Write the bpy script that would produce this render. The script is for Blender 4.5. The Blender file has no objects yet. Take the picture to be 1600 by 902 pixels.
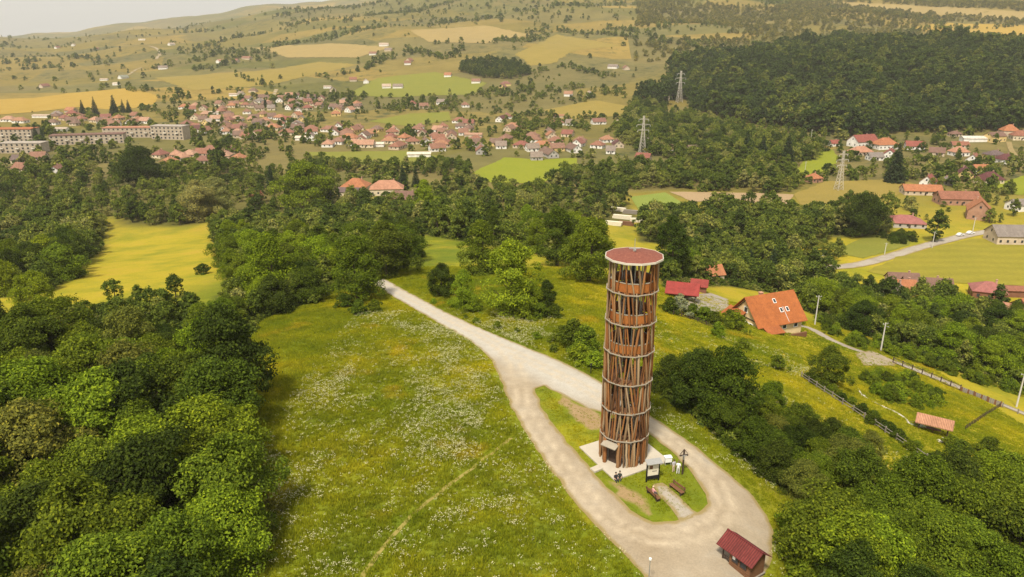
import bpy, bmesh, math, random
import numpy as np
from mathutils import Vector, Matrix, Euler
from mathutils.geometry import delaunay_2d_cdt

R = math.radians
S = bpy.context.scene
COL = S.collection
rng = np.random.default_rng(11)
random.seed(11)

# ------------------------------------------------------------------ camera
CAMZ, PITCH, FPX = 49.0, R(19.33), 1143.0          # focal length in photo pixels (1600 wide)
cam = bpy.data.cameras.new('camera'); cam.sensor_width = 36.0
cam.lens = 36.0 * FPX / 1600.0
cam.clip_start, cam.clip_end = 0.5, 20000
camo = bpy.data.objects.new('camera', cam); COL.objects.link(camo)
camo.location = (0, 0, CAMZ); camo.rotation_euler = (R(90) - PITCH, 0, 0)
S.camera = camo

# ------------------------------------------------------------------ sky, sun, exposure
SUN_ELEV, SUN_AZ = 57.0, -158.0                    # azimuth measured from +Y towards +X: light comes from behind left
w = bpy.data.worlds.new('World'); S.world = w; w.use_nodes = True
nt = w.node_tree; nt.nodes.clear()
out = nt.nodes.new('ShaderNodeOutputWorld'); bg = nt.nodes.new('ShaderNodeBackground')
sky = nt.nodes.new('ShaderNodeTexSky'); sky.sky_type = 'NISHITA'; sky.sun_disc = False
sky.sun_elevation = R(SUN_ELEV); sky.sun_rotation = R(SUN_AZ); sky.dust_density = 4.0; sky.air_density = 1.0
mixw = nt.nodes.new('ShaderNodeMixRGB'); mixw.inputs[0].default_value = 0.72
mixw.inputs[2].default_value = (7.0, 6.9, 6.6, 1)   # thin even cloud cover
nt.links.new(sky.outputs[0], mixw.inputs[1]); nt.links.new(mixw.outputs[0], bg.inputs[0])
bg.inputs[1].default_value = 0.098
nt.links.new(bg.outputs[0], out.inputs[0])
sun = bpy.data.lights.new('sun', 'SUN'); sun.energy = 4.0; sun.angle = R(8); sun.color = (1.0, 0.93, 0.80)
suno = bpy.data.objects.new('sun', sun); COL.objects.link(suno)
d = Vector((math.sin(R(SUN_AZ)) * math.cos(R(SUN_ELEV)), math.cos(R(SUN_AZ)) * math.cos(R(SUN_ELEV)), math.sin(R(SUN_ELEV))))
suno.rotation_euler = d.to_track_quat('Z', 'Y').to_euler()
suno.location = (0, 0, 300)
S.view_settings.view_transform = 'Standard'; S.view_settings.look = 'None'
S.view_settings.exposure = 0.55; S.view_settings.gamma = 1.0; S.view_settings.use_curve_mapping = False
S.cycles.use_denoising = True
S.cycles.max_bounces = 5; S.cycles.diffuse_bounces = 3; S.cycles.transmission_bounces = 3
S.cycles.volume_bounces = 0; S.cycles.transparent_max_bounces = 4

# ------------------------------------------------------------------ terrain height
def smooth_knots(xs, ys, lo, hi, step, sig):
    g = np.arange(lo, hi + step, step); v = np.interp(g, xs, ys)
    n = int(3 * sig / step); k = np.exp(-0.5 * (np.arange(-n, n + 1) * step / sig) ** 2); k /= k.sum()
    v = np.convolve(np.pad(v, n, mode='edge'), k, 'valid')
    return lambda q: np.interp(q, g, v)
base_y = smooth_knots([-600, -100, 0, 60, 100, 130, 170, 200, 250, 300, 350, 400, 460, 9000],
                      [14, 6, 2, 0, -.6, -4, -8, -13, -21, -29, -38, -45, -60, -60], -600, 900, 2, 14)
rise_y = lambda y: np.clip((y - 880) / 1620, 0, 1.25) ** 1.18
crest_u = smooth_knots([-2, -.72, -.45, -.3, -.18, 0, .3, .7, 2], [-5, 1, 27, 80, 108, 158, 168, 160, 150], -2, 2, .01, .05)
bump_x = smooth_knots([-500, 90, 175, 306, 530, 700, 1000, 1500, 3000], [0, 0, 0, 24, 52, 54, 50, 44, 40], -500, 3000, 5, 30)
far_u = smooth_knots([-2, -.7, -.45, -.3, .4, .7, 2], [40, 70, 160, 230, 330, 420, 400], -2, 2, .01, .05)

def softplus(d, k):
    return k * np.logaddexp(0, d / k)

def smax(a, b, k):
    return k * np.logaddexp(a / k, b / k)

def H(x, y):
    x = np.asarray(x, float); y = np.asarray(y, float)
    hill = base_y(y) - 0.25 * softplus(x - 20, 5) - 0.075 * softplus(-30 - x, 6)
    hill = hill + 0.5 * np.sin(x * .06 + 1) * np.sin(y * .05) * np.clip((y - 95) / 60, 0, 1)
    ys = np.maximum(y, 200.0)
    u = np.clip(x / ys, -1.9, 1.9)
    rs = rise_y(y)
    und = np.sin(x * .011 + y * .006) * 5 + np.sin(x * .006 - y * .013 + 2) * 6 + np.sin(x * .021 + y * .017 + 1) * 2.2
    val = -46 + 0.8 * np.sin(x * .012) * np.sin(y * .01) + rs * (crest_u(u) + 46) + und * np.clip((y - 850) / 700, 0, 1.3)
    bs = np.where(y < 1000, 175.0, 210.0)
    val = val + bump_x(x) * np.exp(-0.5 * ((y - 1000) / bs) ** 2) * (1 + .09 * np.sin(x * .021 + y * .012) + .07 * np.sin(x * .047 - y * .02))
    drop = np.clip((y - 2900) / 900, 0, 1); drop = drop * drop * (3 - 2 * drop)
    val = val - drop * 140
    fr = np.clip((y - 4200) / 1700, 0, 1); fr = fr * fr * (3 - 2 * fr)
    val = val + fr * (far_u(u) + 40 + 12 * np.sin(x * .0022 + 1) + 8 * np.sin(x * .006))
    z = smax(hill, val, 3.0)
    k = np.exp(-(((x - 14) ** 2 + (y - 76) ** 2) / 14.0 ** 2) ** 2)
    return z * (1 - k)

CP, SP = math.cos(PITCH), math.sin(PITCH)
def hit(px, py):
    """photo pixel -> first point of the ground along that direction"""
    px = np.atleast_1d(np.asarray(px, float)); py = np.atleast_1d(np.asarray(py, float))
    a = px - 800; b = py - 451
    dx = a; dy = FPX * CP - b * SP; dz = -FPX * SP - b * CP
    ts = np.geomspace(30, 9000, 900)
    res = np.zeros((len(px), 3))
    for i0 in range(0, len(px), 800):
        s = slice(i0, i0 + 800)
        ux, uy, uz = dx[s] / dy[s], np.ones_like(dx[s]), dz[s] / dy[s]
        Z = CAMZ + uz[:, None] * ts; G = H(ux[:, None] * ts, np.broadcast_to(ts, Z.shape))
        below = Z < G
        k = np.where(below.any(1), below.argmax(1), len(ts) - 1); k = np.maximum(k, 1)
        lo, hi = ts[k - 1], ts[k]
        for _ in range(30):
            m = (lo + hi) / 2; bel = CAMZ + uz * m < H(ux * m, m)
            hi = np.where(bel, m, hi); lo = np.where(bel, lo, m)
        res[s, 0] = ux * hi; res[s, 1] = hi; res[s, 2] = H(ux * hi, hi)
    return res
def hit1(px, py): return Vector(hit(px, py)[0])
def depth(p): return p[1] * CP + (CAMZ - p[2]) * SP
def ppm(p): return FPX / depth(p)                  # photo pixels per metre at p
def pxw(poly): return hit([q[0] for q in poly], [q[1] for q in poly])[:, :2]
def densify(poly, n=6, closed=True):
    o = []
    m = len(poly) if closed else len(poly) - 1
    for i in range(m):
        a, b = poly[i], poly[(i + 1) % len(poly)]
        for k in range(n): o.append((a[0] + (b[0] - a[0]) * k / n, a[1] + (b[1] - a[1]) * k / n))
    if not closed: o.append(tuple(poly[-1]))
    return o
def pip(poly, p):
    poly = np.asarray(poly); x, y = p[:, 0], p[:, 1]; c = np.zeros(len(p), bool)
    x1, y1 = poly[-1]
    for x2, y2 in poly:
        m = ((y1 > y) != (y2 > y))
        if m.any():
            xi = (x2 - x1) * (y - y1) / ((y2 - y1) if y2 != y1 else 1e-9) + x1
            c ^= m & (x < xi)
        x1, y1 = x2, y2
    return c
def dist_line(line, p, closed=False):
    line = np.asarray(line); best = np.full(len(p), 1e9)
    m = len(line) if closed else len(line) - 1
    for i in range(m):
        a, b = line[i], line[(i + 1) % len(line)]; ab = b - a; L = max(ab @ ab, 1e-9)
        t = np.clip(((p - a) @ ab) / L, 0, 1); q = p - a - t[:, None] * ab
        best = np.minimum(best, np.einsum('ij,ij->i', q, q))
    return np.sqrt(best)
def catmull(pts, n=8):
    pts = np.asarray(pts, float); P = np.vstack([2 * pts[0] - pts[1], pts, 2 * pts[-1] - pts[-2]]); o = []
    for i in range(1, len(P) - 2):
        for k in range(n):
            t = k / n
            o.append(.5 * (2 * P[i] + (P[i + 1] - P[i - 1]) * t + (2 * P[i - 1] - 5 * P[i] + 4 * P[i + 1] - P[i + 2]) * t * t + (-P[i - 1] + 3 * P[i] - 3 * P[i + 1] + P[i + 2]) * t ** 3))
    o.append(P[-2]); return np.array(o)
def vnoise(x, y, s, seed=0):
    """cheap smooth value noise 0..1"""
    x = np.asarray(x) / s + 1000; y = np.asarray(y) / s + 1000
    xi, yi = np.floor(x).astype(np.int64), np.floor(y).astype(np.int64); fx, fy = x - xi, y - yi
    fx = fx * fx * (3 - 2 * fx); fy = fy * fy * (3 - 2 * fy)
    def h(a, b):
        n = (a * 374761393 + b * 668265263 + seed * 1442695041) & 0x7fffffff
        n = ((n ^ (n >> 13)) * 1274126177) & 0x7fffffff
        return ((n ^ (n >> 16)) & 0xffff) / 65535.0
    return (h(xi, yi) * (1 - fx) + h(xi + 1, yi) * fx) * (1 - fy) + (h(xi, yi + 1) * (1 - fx) + h(xi + 1, yi + 1) * fx) * fy

# ------------------------------------------------------------------ materials
MATS = {}
class N:
    """tiny node builder"""
    def __init__(s, name):
        s.m = bpy.data.materials.new(name); s.m.use_nodes = True; s.t = s.m.node_tree; s.t.nodes.clear()
        s.out = s.n('ShaderNodeOutputMaterial'); MATS[name] = s.m
    def n(s, t, **k):
        q = s.t.nodes.new(t)
        for a, v in k.items(): setattr(q, a, v)
        return q
    def l(s, a, b): s.t.links.new(a, b)
    def noise(s, vec, scale, detail=4, rough=.6):
        q = s.n('ShaderNodeTexNoise'); q.inputs['Scale'].default_value = scale; q.inputs['Detail'].default_value = detail; q.inputs['Roughness'].default_value = rough
        if vec is not None: s.l(vec, q.inputs['Vector'])
        return q
    def ramp(s, fac, stops):
        q = s.n('ShaderNodeValToRGB'); e = q.color_ramp.elements
        while len(e) < len(stops): e.new(.5)
        for el, (p, c) in zip(e, stops): el.position = p; el.color = (c[0], c[1], c[2], 1)
        s.l(fac, q.inputs[0]); return q.outputs[0]
    def mix(s, fac, a, b, mode='MIX'):
        q = s.n('ShaderNodeMixRGB', blend_type=mode)
        for i, v in ((0, fac), (1, a), (2, b)):
            if hasattr(v, 'is_linked'): s.l(v, q.inputs[i])
            elif i == 0: q.inputs[0].default_value = v
            else: q.inputs[i].default_value = (v[0], v[1], v[2], 1)
        return q.outputs[0]
    def math(s, op, a, b=None):
        q = s.n('ShaderNodeMath', operation=op)
        for i, v in ((0, a), (1, b)):
            if v is None: continue
            if hasattr(v, 'is_linked'): s.l(v, q.inputs[i])
            else: q.inputs[i].default_value = v
        return q.outputs[0]
    def attr(s, name, kind='GEOMETRY'):
        return s.n('ShaderNodeAttribute', attribute_name=name, attribute_type=kind)
    def bsdf(s, col, rough=.8, bump=None, bstr=.3, bdist=.05, metal=0, spec=.3):
        q = s.n('ShaderNodeBsdfPrincipled'); q.inputs['Roughness'].default_value = rough; q.inputs['Metallic'].default_value = metal
        q.inputs['Specular IOR Level'].default_value = spec
        if hasattr(col, 'is_linked'): s.l(col, q.inputs['Base Color'])
        else: q.inputs['Base Color'].default_value = (col[0], col[1], col[2], 1)
        if bump is not None:
            b = s.n('ShaderNodeBump'); b.inputs['Strength'].default_value = bstr; b.inputs['Distance'].default_value = bdist
            s.l(bump, b.inputs['Height']); s.l(b.outputs[0], q.inputs['Normal'])
        s.l(q.outputs[0], s.out.inputs[0]); return q
    def pos(s): return s.n('ShaderNodeNewGeometry').outputs['Position']
    def obj(s): return s.n('ShaderNodeTexCoord').outputs['Object']
    def scaled(s, vec, sc):
        q = s.n('ShaderNodeMapping'); q.inputs['Scale'].default_value = sc; s.l(vec, q.inputs[0]); return q.outputs[0]

def m_simple(name, c, rough=.8, var=.25, scale=6, bump=.2, metal=0):
    b = N(name); v = b.noise(b.obj(), scale, 5)
    col = b.mix(v.outputs['Fac'], [q * (1 - var) for q in c], [min(1, q * (1 + var)) for q in c])
    b.bsdf(col, rough, v.outputs['Fac'], bump, .02, metal); return b.m
def m_objcol(name, rough=.8, var=.3, scale=3, wave=None, wdir='X', bump=.3):
    """colour comes from the object's own colour, broken up by noise (and rows of tiles)"""
    b = N(name); oi = b.n('ShaderNodeObjectInfo'); v = b.noise(b.obj(), scale, 6)
    c = b.mix(v.outputs['Fac'], (1 - var,) * 3, (1 + var,) * 3); v2 = b.noise(b.obj(), .5, 3)
    c = b.mix(.8, c, b.ramp(v2.outputs['Fac'], [(.3, (.72, .70, .68)), (.7, (1.1, 1.1, 1.1))]), 'MULTIPLY')
    col = b.mix(1, oi.outputs['Color'], c, 'MULTIPLY'); hgt = v.outputs['Fac']
    if wave:
        wv = b.n('ShaderNodeTexWave', wave_type='BANDS', bands_direction=wdir); wv.inputs['Scale'].default_value = wave; wv.inputs['Distortion'].default_value = .6
        b.l(b.obj(), wv.inputs[0]); hgt = wv.outputs['Fac']
        v3 = b.noise(b.scaled(b.obj(), (3.0, .6, 1.2)), 2.5, 5, .7); col = b.mix(.8, col, b.ramp(v3.outputs['Fac'], [(.3, (.62, .60, .58)), (.5, (1, 1, 1)), (.7, (1.25, 1.22, 1.2))]), 'MULTIPLY')
        col = b.mix(.6, col, b.mix(wv.outputs['Fac'], (.45, .45, .45), (1.2, 1.2, 1.2)), 'MULTIPLY')
    b.bsdf(col, rough, hgt, bump, .04); return b.m

m_objcol('roof_tile', .8, .30, 1.6, 1.3, 'X', .5)
m_objcol('plaster', .9, .12, 1.5)
m_objcol('cloth', .9, .12, 30)
m_simple('concrete', (.42, .37, .29), .9, .16, .8, .2)
m_simple('window_glass', (.03, .035, .04), .2, .2, 2, 0)
m_simple('white_paint', (.75, .74, .70), .6, .08)
m_simple('skin', (.50, .30, .20), .6, .05)
m_simple('dark_wood', (.055, .035, .025), .7, .35, 5)
m_simple('brown_wood', (.16, .075, .035), .7, .35, 5)
m_simple('grey_wood', (.22, .19, .15), .85, .3, 5)
m_simple('pole_concrete', (.50, .47, .41), .9, .15, 4)
m_simple('dark_metal', (.03, .03, .032), .45, .3, 5, .1, .6)
m_simple('galvanised', (.42, .41, .38), .5, .2, 6, .1, .6)
m_simple('board_sheet', (.62, .56, .42), .7, .2, 2)
m_simple('bark', (.09, .065, .045), .9, .4, 4, .5)
m_simple('ring_timber', (.29, .25, .19), .8, .25, 3)
m_simple('pale_board', (.52, .47, .38), .7, .15)
m_simple('stone', (.45, .41, .34), .9, .3, 3, .4)

def m_log():
    b = N('log'); oi = b.n('ShaderNodeObjectInfo'); r = oi.outputs['Random']
    base = b.ramp(r, [(0, (.09, .040, .016)), (.25, (.25, .095, .028)), (.5, (.36, .155, .05)), (.72, (.27, .17, .085)), (.9, (.44, .32, .19)), (1, (.14, .075, .035))])
    v = b.noise(b.scaled(b.obj(), (5, 5, .7)), 2.5, 6)
    c = b.mix(v.outputs['Fac'], (.30,) * 3, (1.35,) * 3)
    b.bsdf(b.mix(1, base, c, 'MULTIPLY'), .6, v.outputs['Fac'], .5, .03); return b.m
m_log()
def m_panel():
    b = N('panel_board'); oi = b.n('ShaderNodeObjectInfo')
    base = b.ramp(oi.outputs['Random'], [(0, (.28, .085, .02)), (.5, (.42, .15, .035)), (1, (.34, .12, .03))])
    v = b.noise(b.scaled(b.obj(), (4, 4, 1)), 3, 5)
    b.bsdf(b.mix(1, base, b.mix(v.outputs['Fac'], (.5,) * 3, (1.35,) * 3), 'MULTIPLY'), .6, v.outputs['Fac'], .3, .02)
m_panel()
def m_shingle():
    b = N('shingle_red'); v = b.noise(b.obj(), 5, 6); v2 = b.noise(b.obj(), 30, 2)
    c = b.ramp(v.outputs['Fac'], [(.3, (.14, .042, .028)), (.55, (.205, .066, .042)), (.75, (.27, .11, .07))])
    b.bsdf(b.mix(.4, c, b.mix(v2.outputs['Fac'], (.4,) * 3, (1.4,) * 3), 'MULTIPLY'), .85, v2.outputs['Fac'], .4, .02)
m_shingle()

GREEN, YEL = (.105, .135, .012), (.30, .235, .014)
def grass_colour(b, p):
    """meadow colour from position: green, yellow-green and straw patches"""
    n1 = b.noise(p, .035, 5, .62); n2 = b.noise(p, .22, 5, .65); n3 = b.noise(p, .085, 3)
    c = b.ramp(n1.outputs['Fac'], [(.36, (.105, .140, .008)), (.53, (.180, .190, .010)), (.68, (.29, .25, .013))])
    c = b.mix(b.ramp(n2.outputs['Fac'], [(.42, (0, 0, 0)), (.68, (.75,) * 3)]), c, (.095, .12, .010))
    c = b.mix(b.ramp(n3.outputs['Fac'], [(.60, (0, 0, 0)), (.74, (.6,) * 3)]), c, (.31, .215, .018))
    return c
def m_terrain():
    b = N('ground'); p = b.pos(); a = b.attr('zone'); sep = b.n('ShaderNodeSeparateColor'); b.l(a.outputs['Color'], sep.inputs[0])
    near = grass_colour(b, p)
    ylw = b.noise(p, .06, 4)
    slope = b.ramp(ylw.outputs['Fac'], [(.35, (.21, .20, .012)), (.55, (.32, .255, .016)), (.7, (.36, .255, .025))])
    near = b.mix(sep.outputs[1], near, slope)                                   # yellower hay meadow
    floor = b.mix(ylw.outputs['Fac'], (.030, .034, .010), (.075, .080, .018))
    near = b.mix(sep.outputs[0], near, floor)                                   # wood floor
    # patchwork of far fields
    nd = b.noise(p, .004, 3); warp = b.mix(.12, p, nd.outputs['Color'], 'ADD')
    mp = b.scaled(warp, (.0042, .0075, .0))
    vo = b.n('ShaderNodeTexVoronoi'); vo.inputs['Scale'].default_value = 1.0; b.l(mp, vo.inputs['Vector'])
    sv = b.n('ShaderNodeSeparateColor'); b.l(vo.outputs['Color'], sv.inputs[0])
    fld = b.ramp(sv.outputs[0], [(.0, (.14, .13, .04)), (.25, (.20, .165, .05)), (.45, (.16, .15, .042)), (.65, (.27, .20, .045)), (.82, (.12, .125, .028)), (1, (.32, .23, .05))])
    nf = b.noise(p, .02, 6, .7); fld = b.mix(.9, fld, b.mix(nf.outputs['Fac'], (.32, .33, .36), (1.16, 1.08, 1.16)), 'MULTIPLY')
    nb = b.noise(p, .06, 5, .75); scrub = b.ramp(nb.outputs['Fac'], [(.50, (0, 0, 0)), (.60, (1, 1, 1))])
    nm = b.noise(p, .0045, 4, .6); scm = b.ramp(nm.outputs['Fac'], [(.46, (0, 0, 0)), (.6, (.8, .8, .8))])
    fld = b.mix(b.mix(1, scrub, scm, 'MULTIPLY'), fld, (.045, .055, .018))
    c = b.mix(sep.outputs[2], near, fld)
    f = b.noise(p, 1.6, 5, .7); c = b.mix(.75, c, b.mix(f.outputs['Fac'], (.45,) * 3, (1.5,) * 3), 'MULTIPLY')
    b.bsdf(c, .95, f.outputs['Fac'], .5, .25, spec=.1)
m_terrain()
def m_field(name, c1, c2, stripe=None, sc=.05):
    b = N(name); p = b.pos(); n = b.noise(p, sc, 6, .65); c = b.mix(n.outputs['Fac'], c1, c2); h = n.outputs['Fac']
    f = b.noise(p, .8, 4, .7); c = b.mix(.6, c, b.mix(f.outputs['Fac'], (.55,) * 3, (1.4,) * 3), 'MULTIPLY')
    if stripe:
        wv = b.n('ShaderNodeTexWave', wave_type='BANDS', bands_direction=stripe[0]); wv.inputs['Scale'].default_value = stripe[1]; wv.inputs['Distortion'].default_value = 7; wv.inputs['Detail Scale'].default_value = .4; b.l(p, wv.inputs[0])
        c = b.mix(.16, c, b.mix(wv.outputs['Fac'], (.6,) * 3, (1.25,) * 3), 'MULTIPLY')
    b.bsdf(c, .95, h, .4, .2, spec=.1)
m_field('field_wheat', (.26, .165, .025), (.36, .24, .05))
m_field('field_ochre', (.17, .135, .028), (.27, .195, .045))
m_field('field_green', (.13, .145, .022), (.20, .185, .028))
m_field('field_bright', (.15, .18, .012), (.22, .22, .018))
m_field('field_crop', (.14, .19, .03), (.22, .24, .05), ('X', .25))
m_field('field_beige', (.27, .185, .10), (.34, .24, .13), ('Y', .3))
m_field('field_hay', (.17, .16, .018), (.26, .21, .025), ('Y', .035))
m_field('field_tan', (.22, .165, .06), (.31, .22, .08))
m_field('dirt', (.24, .15, .06), (.34, .24, .12), None, .5)
def m_dirt():
    b = N('worn_earth'); p = b.pos(); n = b.noise(p, .5, 5, .65); f = b.noise(p, 3.5, 4, .75); e = b.attr('edge')
    c = b.mix(n.outputs['Fac'], (.23, .15, .06), (.33, .235, .125))
    k = b.math('ADD', b.math('MULTIPLY', e.outputs['Fac'], .75), b.math('MULTIPLY', n.outputs['Fac'], .9))
    c = b.mix(b.ramp(k, [(.66, (0, 0, 0)), (.98, (1, 1, 1))]), c, grass_colour(b, p))
    c = b.mix(.6, c, b.mix(f.outputs['Fac'], (.5,) * 3, (1.45,) * 3), 'MULTIPLY'); b.bsdf(c, .95, f.outputs['Fac'], .5, .06, spec=.1)
m_dirt()
m_field('trail_straw', (.20, .17, .035), (.30, .24, .075), None, .6)
def m_gravel(name, c1, c2, c3):
    b = N(name); p = b.pos(); n = b.noise(p, .12, 5, .6); f = b.noise(p, 4.5, 4, .75); m = b.noise(p, .7, 4)
    c = b.ramp(n.outputs['Fac'], [(.35, c1), (.55, c2), (.72, c3)])
    gy_ = b.attr('grey'); c = b.mix(gy_.outputs['Fac'], c, b.mix(n.outputs['Fac'], (.36, .325, .265), (.44, .405, .345)))
    tr = b.attr('track'); t2 = b.math('MULTIPLY', tr.outputs['Fac'], b.math('ADD', m.outputs['Fac'], .25))
    c = b.mix(t2, c, [q * 1.32 for q in c2])
    c = b.mix(.6, c, b.mix(m.outputs['Fac'], (.70,) * 3, (1.25,) * 3), 'MULTIPLY')
    c = b.mix(.6, c, b.mix(f.outputs['Fac'], (.45,) * 3, (1.5,) * 3), 'MULTIPLY')
    e = b.attr('edge'); ef = b.math('MULTIPLY', e.outputs['Fac'], b.math('ADD', m.outputs['Fac'], .45))
    c = b.mix(b.ramp(ef, [(.50, (0, 0, 0)), (.80, (.8,) * 3)]), c, (.22, .16, .05))
    b.bsdf(c, .95, f.outputs['Fac'], .5, .06, spec=.15)
m_gravel('gravel', (.275, .215, .14), (.325, .265, .185), (.33, .295, .235))
m_gravel('gravel_grey', (.27, .23, .18), (.33, .285, .225), (.31, .28, .235))

def m_leaf(name, random_ramp=None):
    b = N(name); v = b.attr('v')
    if random_ramp:
        oi = b.n('ShaderNodeObjectInfo'); col = b.ramp(oi.outputs['Random'], random_ramp)
    else:
        oi = b.n('ShaderNodeObjectInfo'); col = oi.outputs['Color']
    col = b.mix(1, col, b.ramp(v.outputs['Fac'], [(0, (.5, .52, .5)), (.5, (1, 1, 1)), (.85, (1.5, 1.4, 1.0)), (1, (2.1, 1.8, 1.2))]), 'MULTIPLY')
    di = b.n('ShaderNodeBsdfPrincipled'); di.inputs['Roughness'].default_value = .75; di.inputs['Specular IOR Level'].default_value = .06
    tr = b.n('ShaderNodeBsdfTranslucent'); mx = b.n('ShaderNodeMixShader'); mx.inputs[0].default_value = .28
    b.l(col, di.inputs['Base Color']); b.l(b.mix(1, col, (1.2, 1.3, .5), 'MULTIPLY'), tr.inputs[0])
    b.l(di.outputs[0], mx.inputs[1]); b.l(tr.outputs[0], mx.inputs[2]); b.l(mx.outputs[0], b.out.inputs[0])
m_leaf('leaf')
m_leaf('leaf_far', [(0, (.045, .068, .014)), (.3, (.080, .112, .018)), (.6, (.120, .152, .024)), (.85, (.165, .185, .038)), (1, (.23, .225, .08))])
m_leaf('leaf_light', [(0, (.10, .105, .022)), (.4, (.15, .15, .032)), (.75, (.20, .185, .04)), (1, (.27, .23, .06))])  # sun patch on the slope behind the forest, put into a brighter leaf colour
m_leaf('leaf_forest', [(0, (.032, .052, .015)), (.5, (.052, .080, .018)), (.8, (.082, .112, .022)), (1, (.14, .155, .035))])
def m_tuft():
    b = N('grass_blade'); p = b.n('ShaderNodeObjectInfo').outputs['Location']; c = grass_colour(b, p); v = b.attr('v')
    c = b.mix(1, c, b.ramp(v.outputs['Fac'], [(0, (1.2, 1.2, 1.1)), (.6, (1.9, 1.8, 1.5)), (1, (2.7, 2.3, 1.9))]), 'MULTIPLY')
    di = b.n('ShaderNodeBsdfDiffuse'); tr = b.n('ShaderNodeBsdfTranslucent'); mx = b.n('ShaderNodeMixShader'); mx.inputs[0].default_value = .3
    b.l(c, di.inputs[0]); b.l(c, tr.inputs[0]); b.l(di.outputs[0], mx.inputs[1]); b.l(tr.outputs[0], mx.inputs[2]); b.l(mx.outputs[0], b.out.inputs[0])
m_tuft()
m_simple('petal', (.44, .41, .22), .8, .2)

# ------------------------------------------------------------------ mesh helpers
def mesh_obj(name, V, F, mat=None, parent=None, smooth=False, loc=None, rot=None, link=True):
    me = bpy.data.meshes.new(name); me.from_pydata([tuple(v) for v in V], [], [tuple(f) for f in F]); me.update()
    if mat: me.materials.append(MATS[mat])
    if smooth: me.polygons.foreach_set('use_smooth', [True] * len(me.polygons))
    return link_obj(name, me, parent, loc, rot, link)
def link_obj(name, me, parent=None, loc=None, rot=None, link=True):
    o = bpy.data.objects.new(name, me)
    if link: COL.objects.link(o)
    if parent is not None: o.parent = parent
    if loc is not None: o.location = loc
    if rot is not None: o.rotation_euler = rot
    return o
def tag(o, label=None, cat=None, group=None, kind=None):
    for k, v in (('label', label), ('category', cat), ('group', group), ('kind', kind)):
        if v: o[k] = v
    return o
def empty(name, loc, rz=0, label=None, cat=None, group=None, scale=None):
    o = bpy.data.objects.new(name, None); COL.objects.link(o); o.location = loc; o.rotation_euler = (0, 0, rz)
    o.empty_display_size = .3
    if scale is not None: o.scale = scale
    return tag(o, label, cat, group)
class MB:
    def __init__(s): s.V, s.F = [], []
    def add(s, V, F):
        n = len(s.V); s.V += [Vector(v) for v in V]; s.F += [tuple(i + n for i in f) for f in F]; return s
    def box(s, c, size, rz=0, M=None):
        hx, hy, hz = [q / 2 for q in size]; A = Matrix.Rotation(rz, 3, 'Z') if M is None else M
        V = [A @ Vector((sx * hx, sy * hy, sz * hz)) + Vector(c) for sz in (-1, 1) for sx, sy in ((-1, -1), (1, -1), (1, 1), (-1, 1))]
        return s.add(V, [(3, 2, 1, 0), (4, 5, 6, 7), (0, 1, 5, 4), (1, 2, 6, 5), (2, 3, 7, 6), (3, 0, 4, 7)])
    def bar(s, a, b, w, h=None):
        a, b = Vector(a), Vector(b); z = (b - a); L = z.length; z.normalize()
        up = Vector((0, 0, 1)) if abs(z.z) < .95 else Vector((0, 1, 0))
        x = up.cross(z).normalized(); y = z.cross(x); M = Matrix((x, y, z)).transposed()
        return s.box((a + b) / 2, (w, h or w, L), 0, M)
    def tube(s, pts, rad, n=8, cap=True):
        pts = [Vector(p) for p in pts]; rings = []
        for i, p in enumerate(pts):
            z = (pts[min(i + 1, len(pts) - 1)] - pts[max(i - 1, 0)]).normalized()
            up = Vector((0, 1, 0)) if abs(z.y) < .9 else Vector((1, 0, 0))
            x = up.cross(z).normalized(); y = z.cross(x); r = rad[i] if hasattr(rad, '__len__') else rad
            rings.append([p + x * (r * math.cos(6.28318 * k / n)) + y * (r * math.sin(6.28318 * k / n)) for k in range(n)])
        V = [v for q in rings for v in q]; F = []
        for i in range(len(pts) - 1):
            for k in range(n): F.append((i * n + k, i * n + (k + 1) % n, (i + 1) * n + (k + 1) % n, (i + 1) * n + k))
        if cap: F += [tuple(range(n - 1, -1, -1)), tuple((len(pts) - 1) * n + k for k in range(n))]
        return s.add(V, F)
    def build(s, name, mat, parent=None, smooth=False, loc=None, rot=None, link=True):
        return mesh_obj(name, s.V, s.F, mat, parent, smooth, loc, rot, link)

# ------------------------------------------------------------------ the ground sheet
def axis(lo, hi, fine_lo, fine_hi, step, grow, mx):
    a = list(np.arange(fine_lo, fine_hi + 1e-6, step)); s = step; v = fine_hi
    while v < hi: s = min(s * grow, mx); v += s; a.append(v)
    s = step; v = fine_lo; pre = []
    while v > lo: s = min(s * grow, mx); v -= s; pre.append(v)
    return np.array(pre[::-1] + a)
gx = axis(-5200, 5200, -110, 130, 1.6, 1.045, 60); gy = axis(-260, 7200, 40, 190, 1.6, 1.025, 40)
GX, GY = np.meshgrid(gx, gy); GZ = H(GX, GY); nx, ny = len(gx), len(gy)
V = np.stack([GX.ravel(), GY.ravel(), GZ.ravel()], 1)
idx = np.arange(nx * ny).reshape(ny, nx)
Fq = np.stack([idx[:-1, :-1].ravel(), idx[:-1, 1:].ravel(), idx[1:, 1:].ravel(), idx[1:, :-1].ravel()], 1)
gm = bpy.data.meshes.new('terrain'); gm.vertices.add(len(V)); gm.vertices.foreach_set('co', V.ravel())
gm.loops.add(Fq.size); gm.loops.foreach_set('vertex_index', Fq.ravel()); gm.polygons.add(len(Fq))
gm.polygons.foreach_set('loop_start', np.arange(len(Fq)) * 4); gm.polygons.foreach_set('loop_total', np.full(len(Fq), 4))
gm.update(); gm.polygons.foreach_set('use_smooth', np.ones(len(Fq), bool)); gm.materials.append(MATS['ground'])
terrain = link_obj('terrain', gm); tag(terrain, 'rolling green and yellow ground of the hill and valley', kind='structure')

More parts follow.
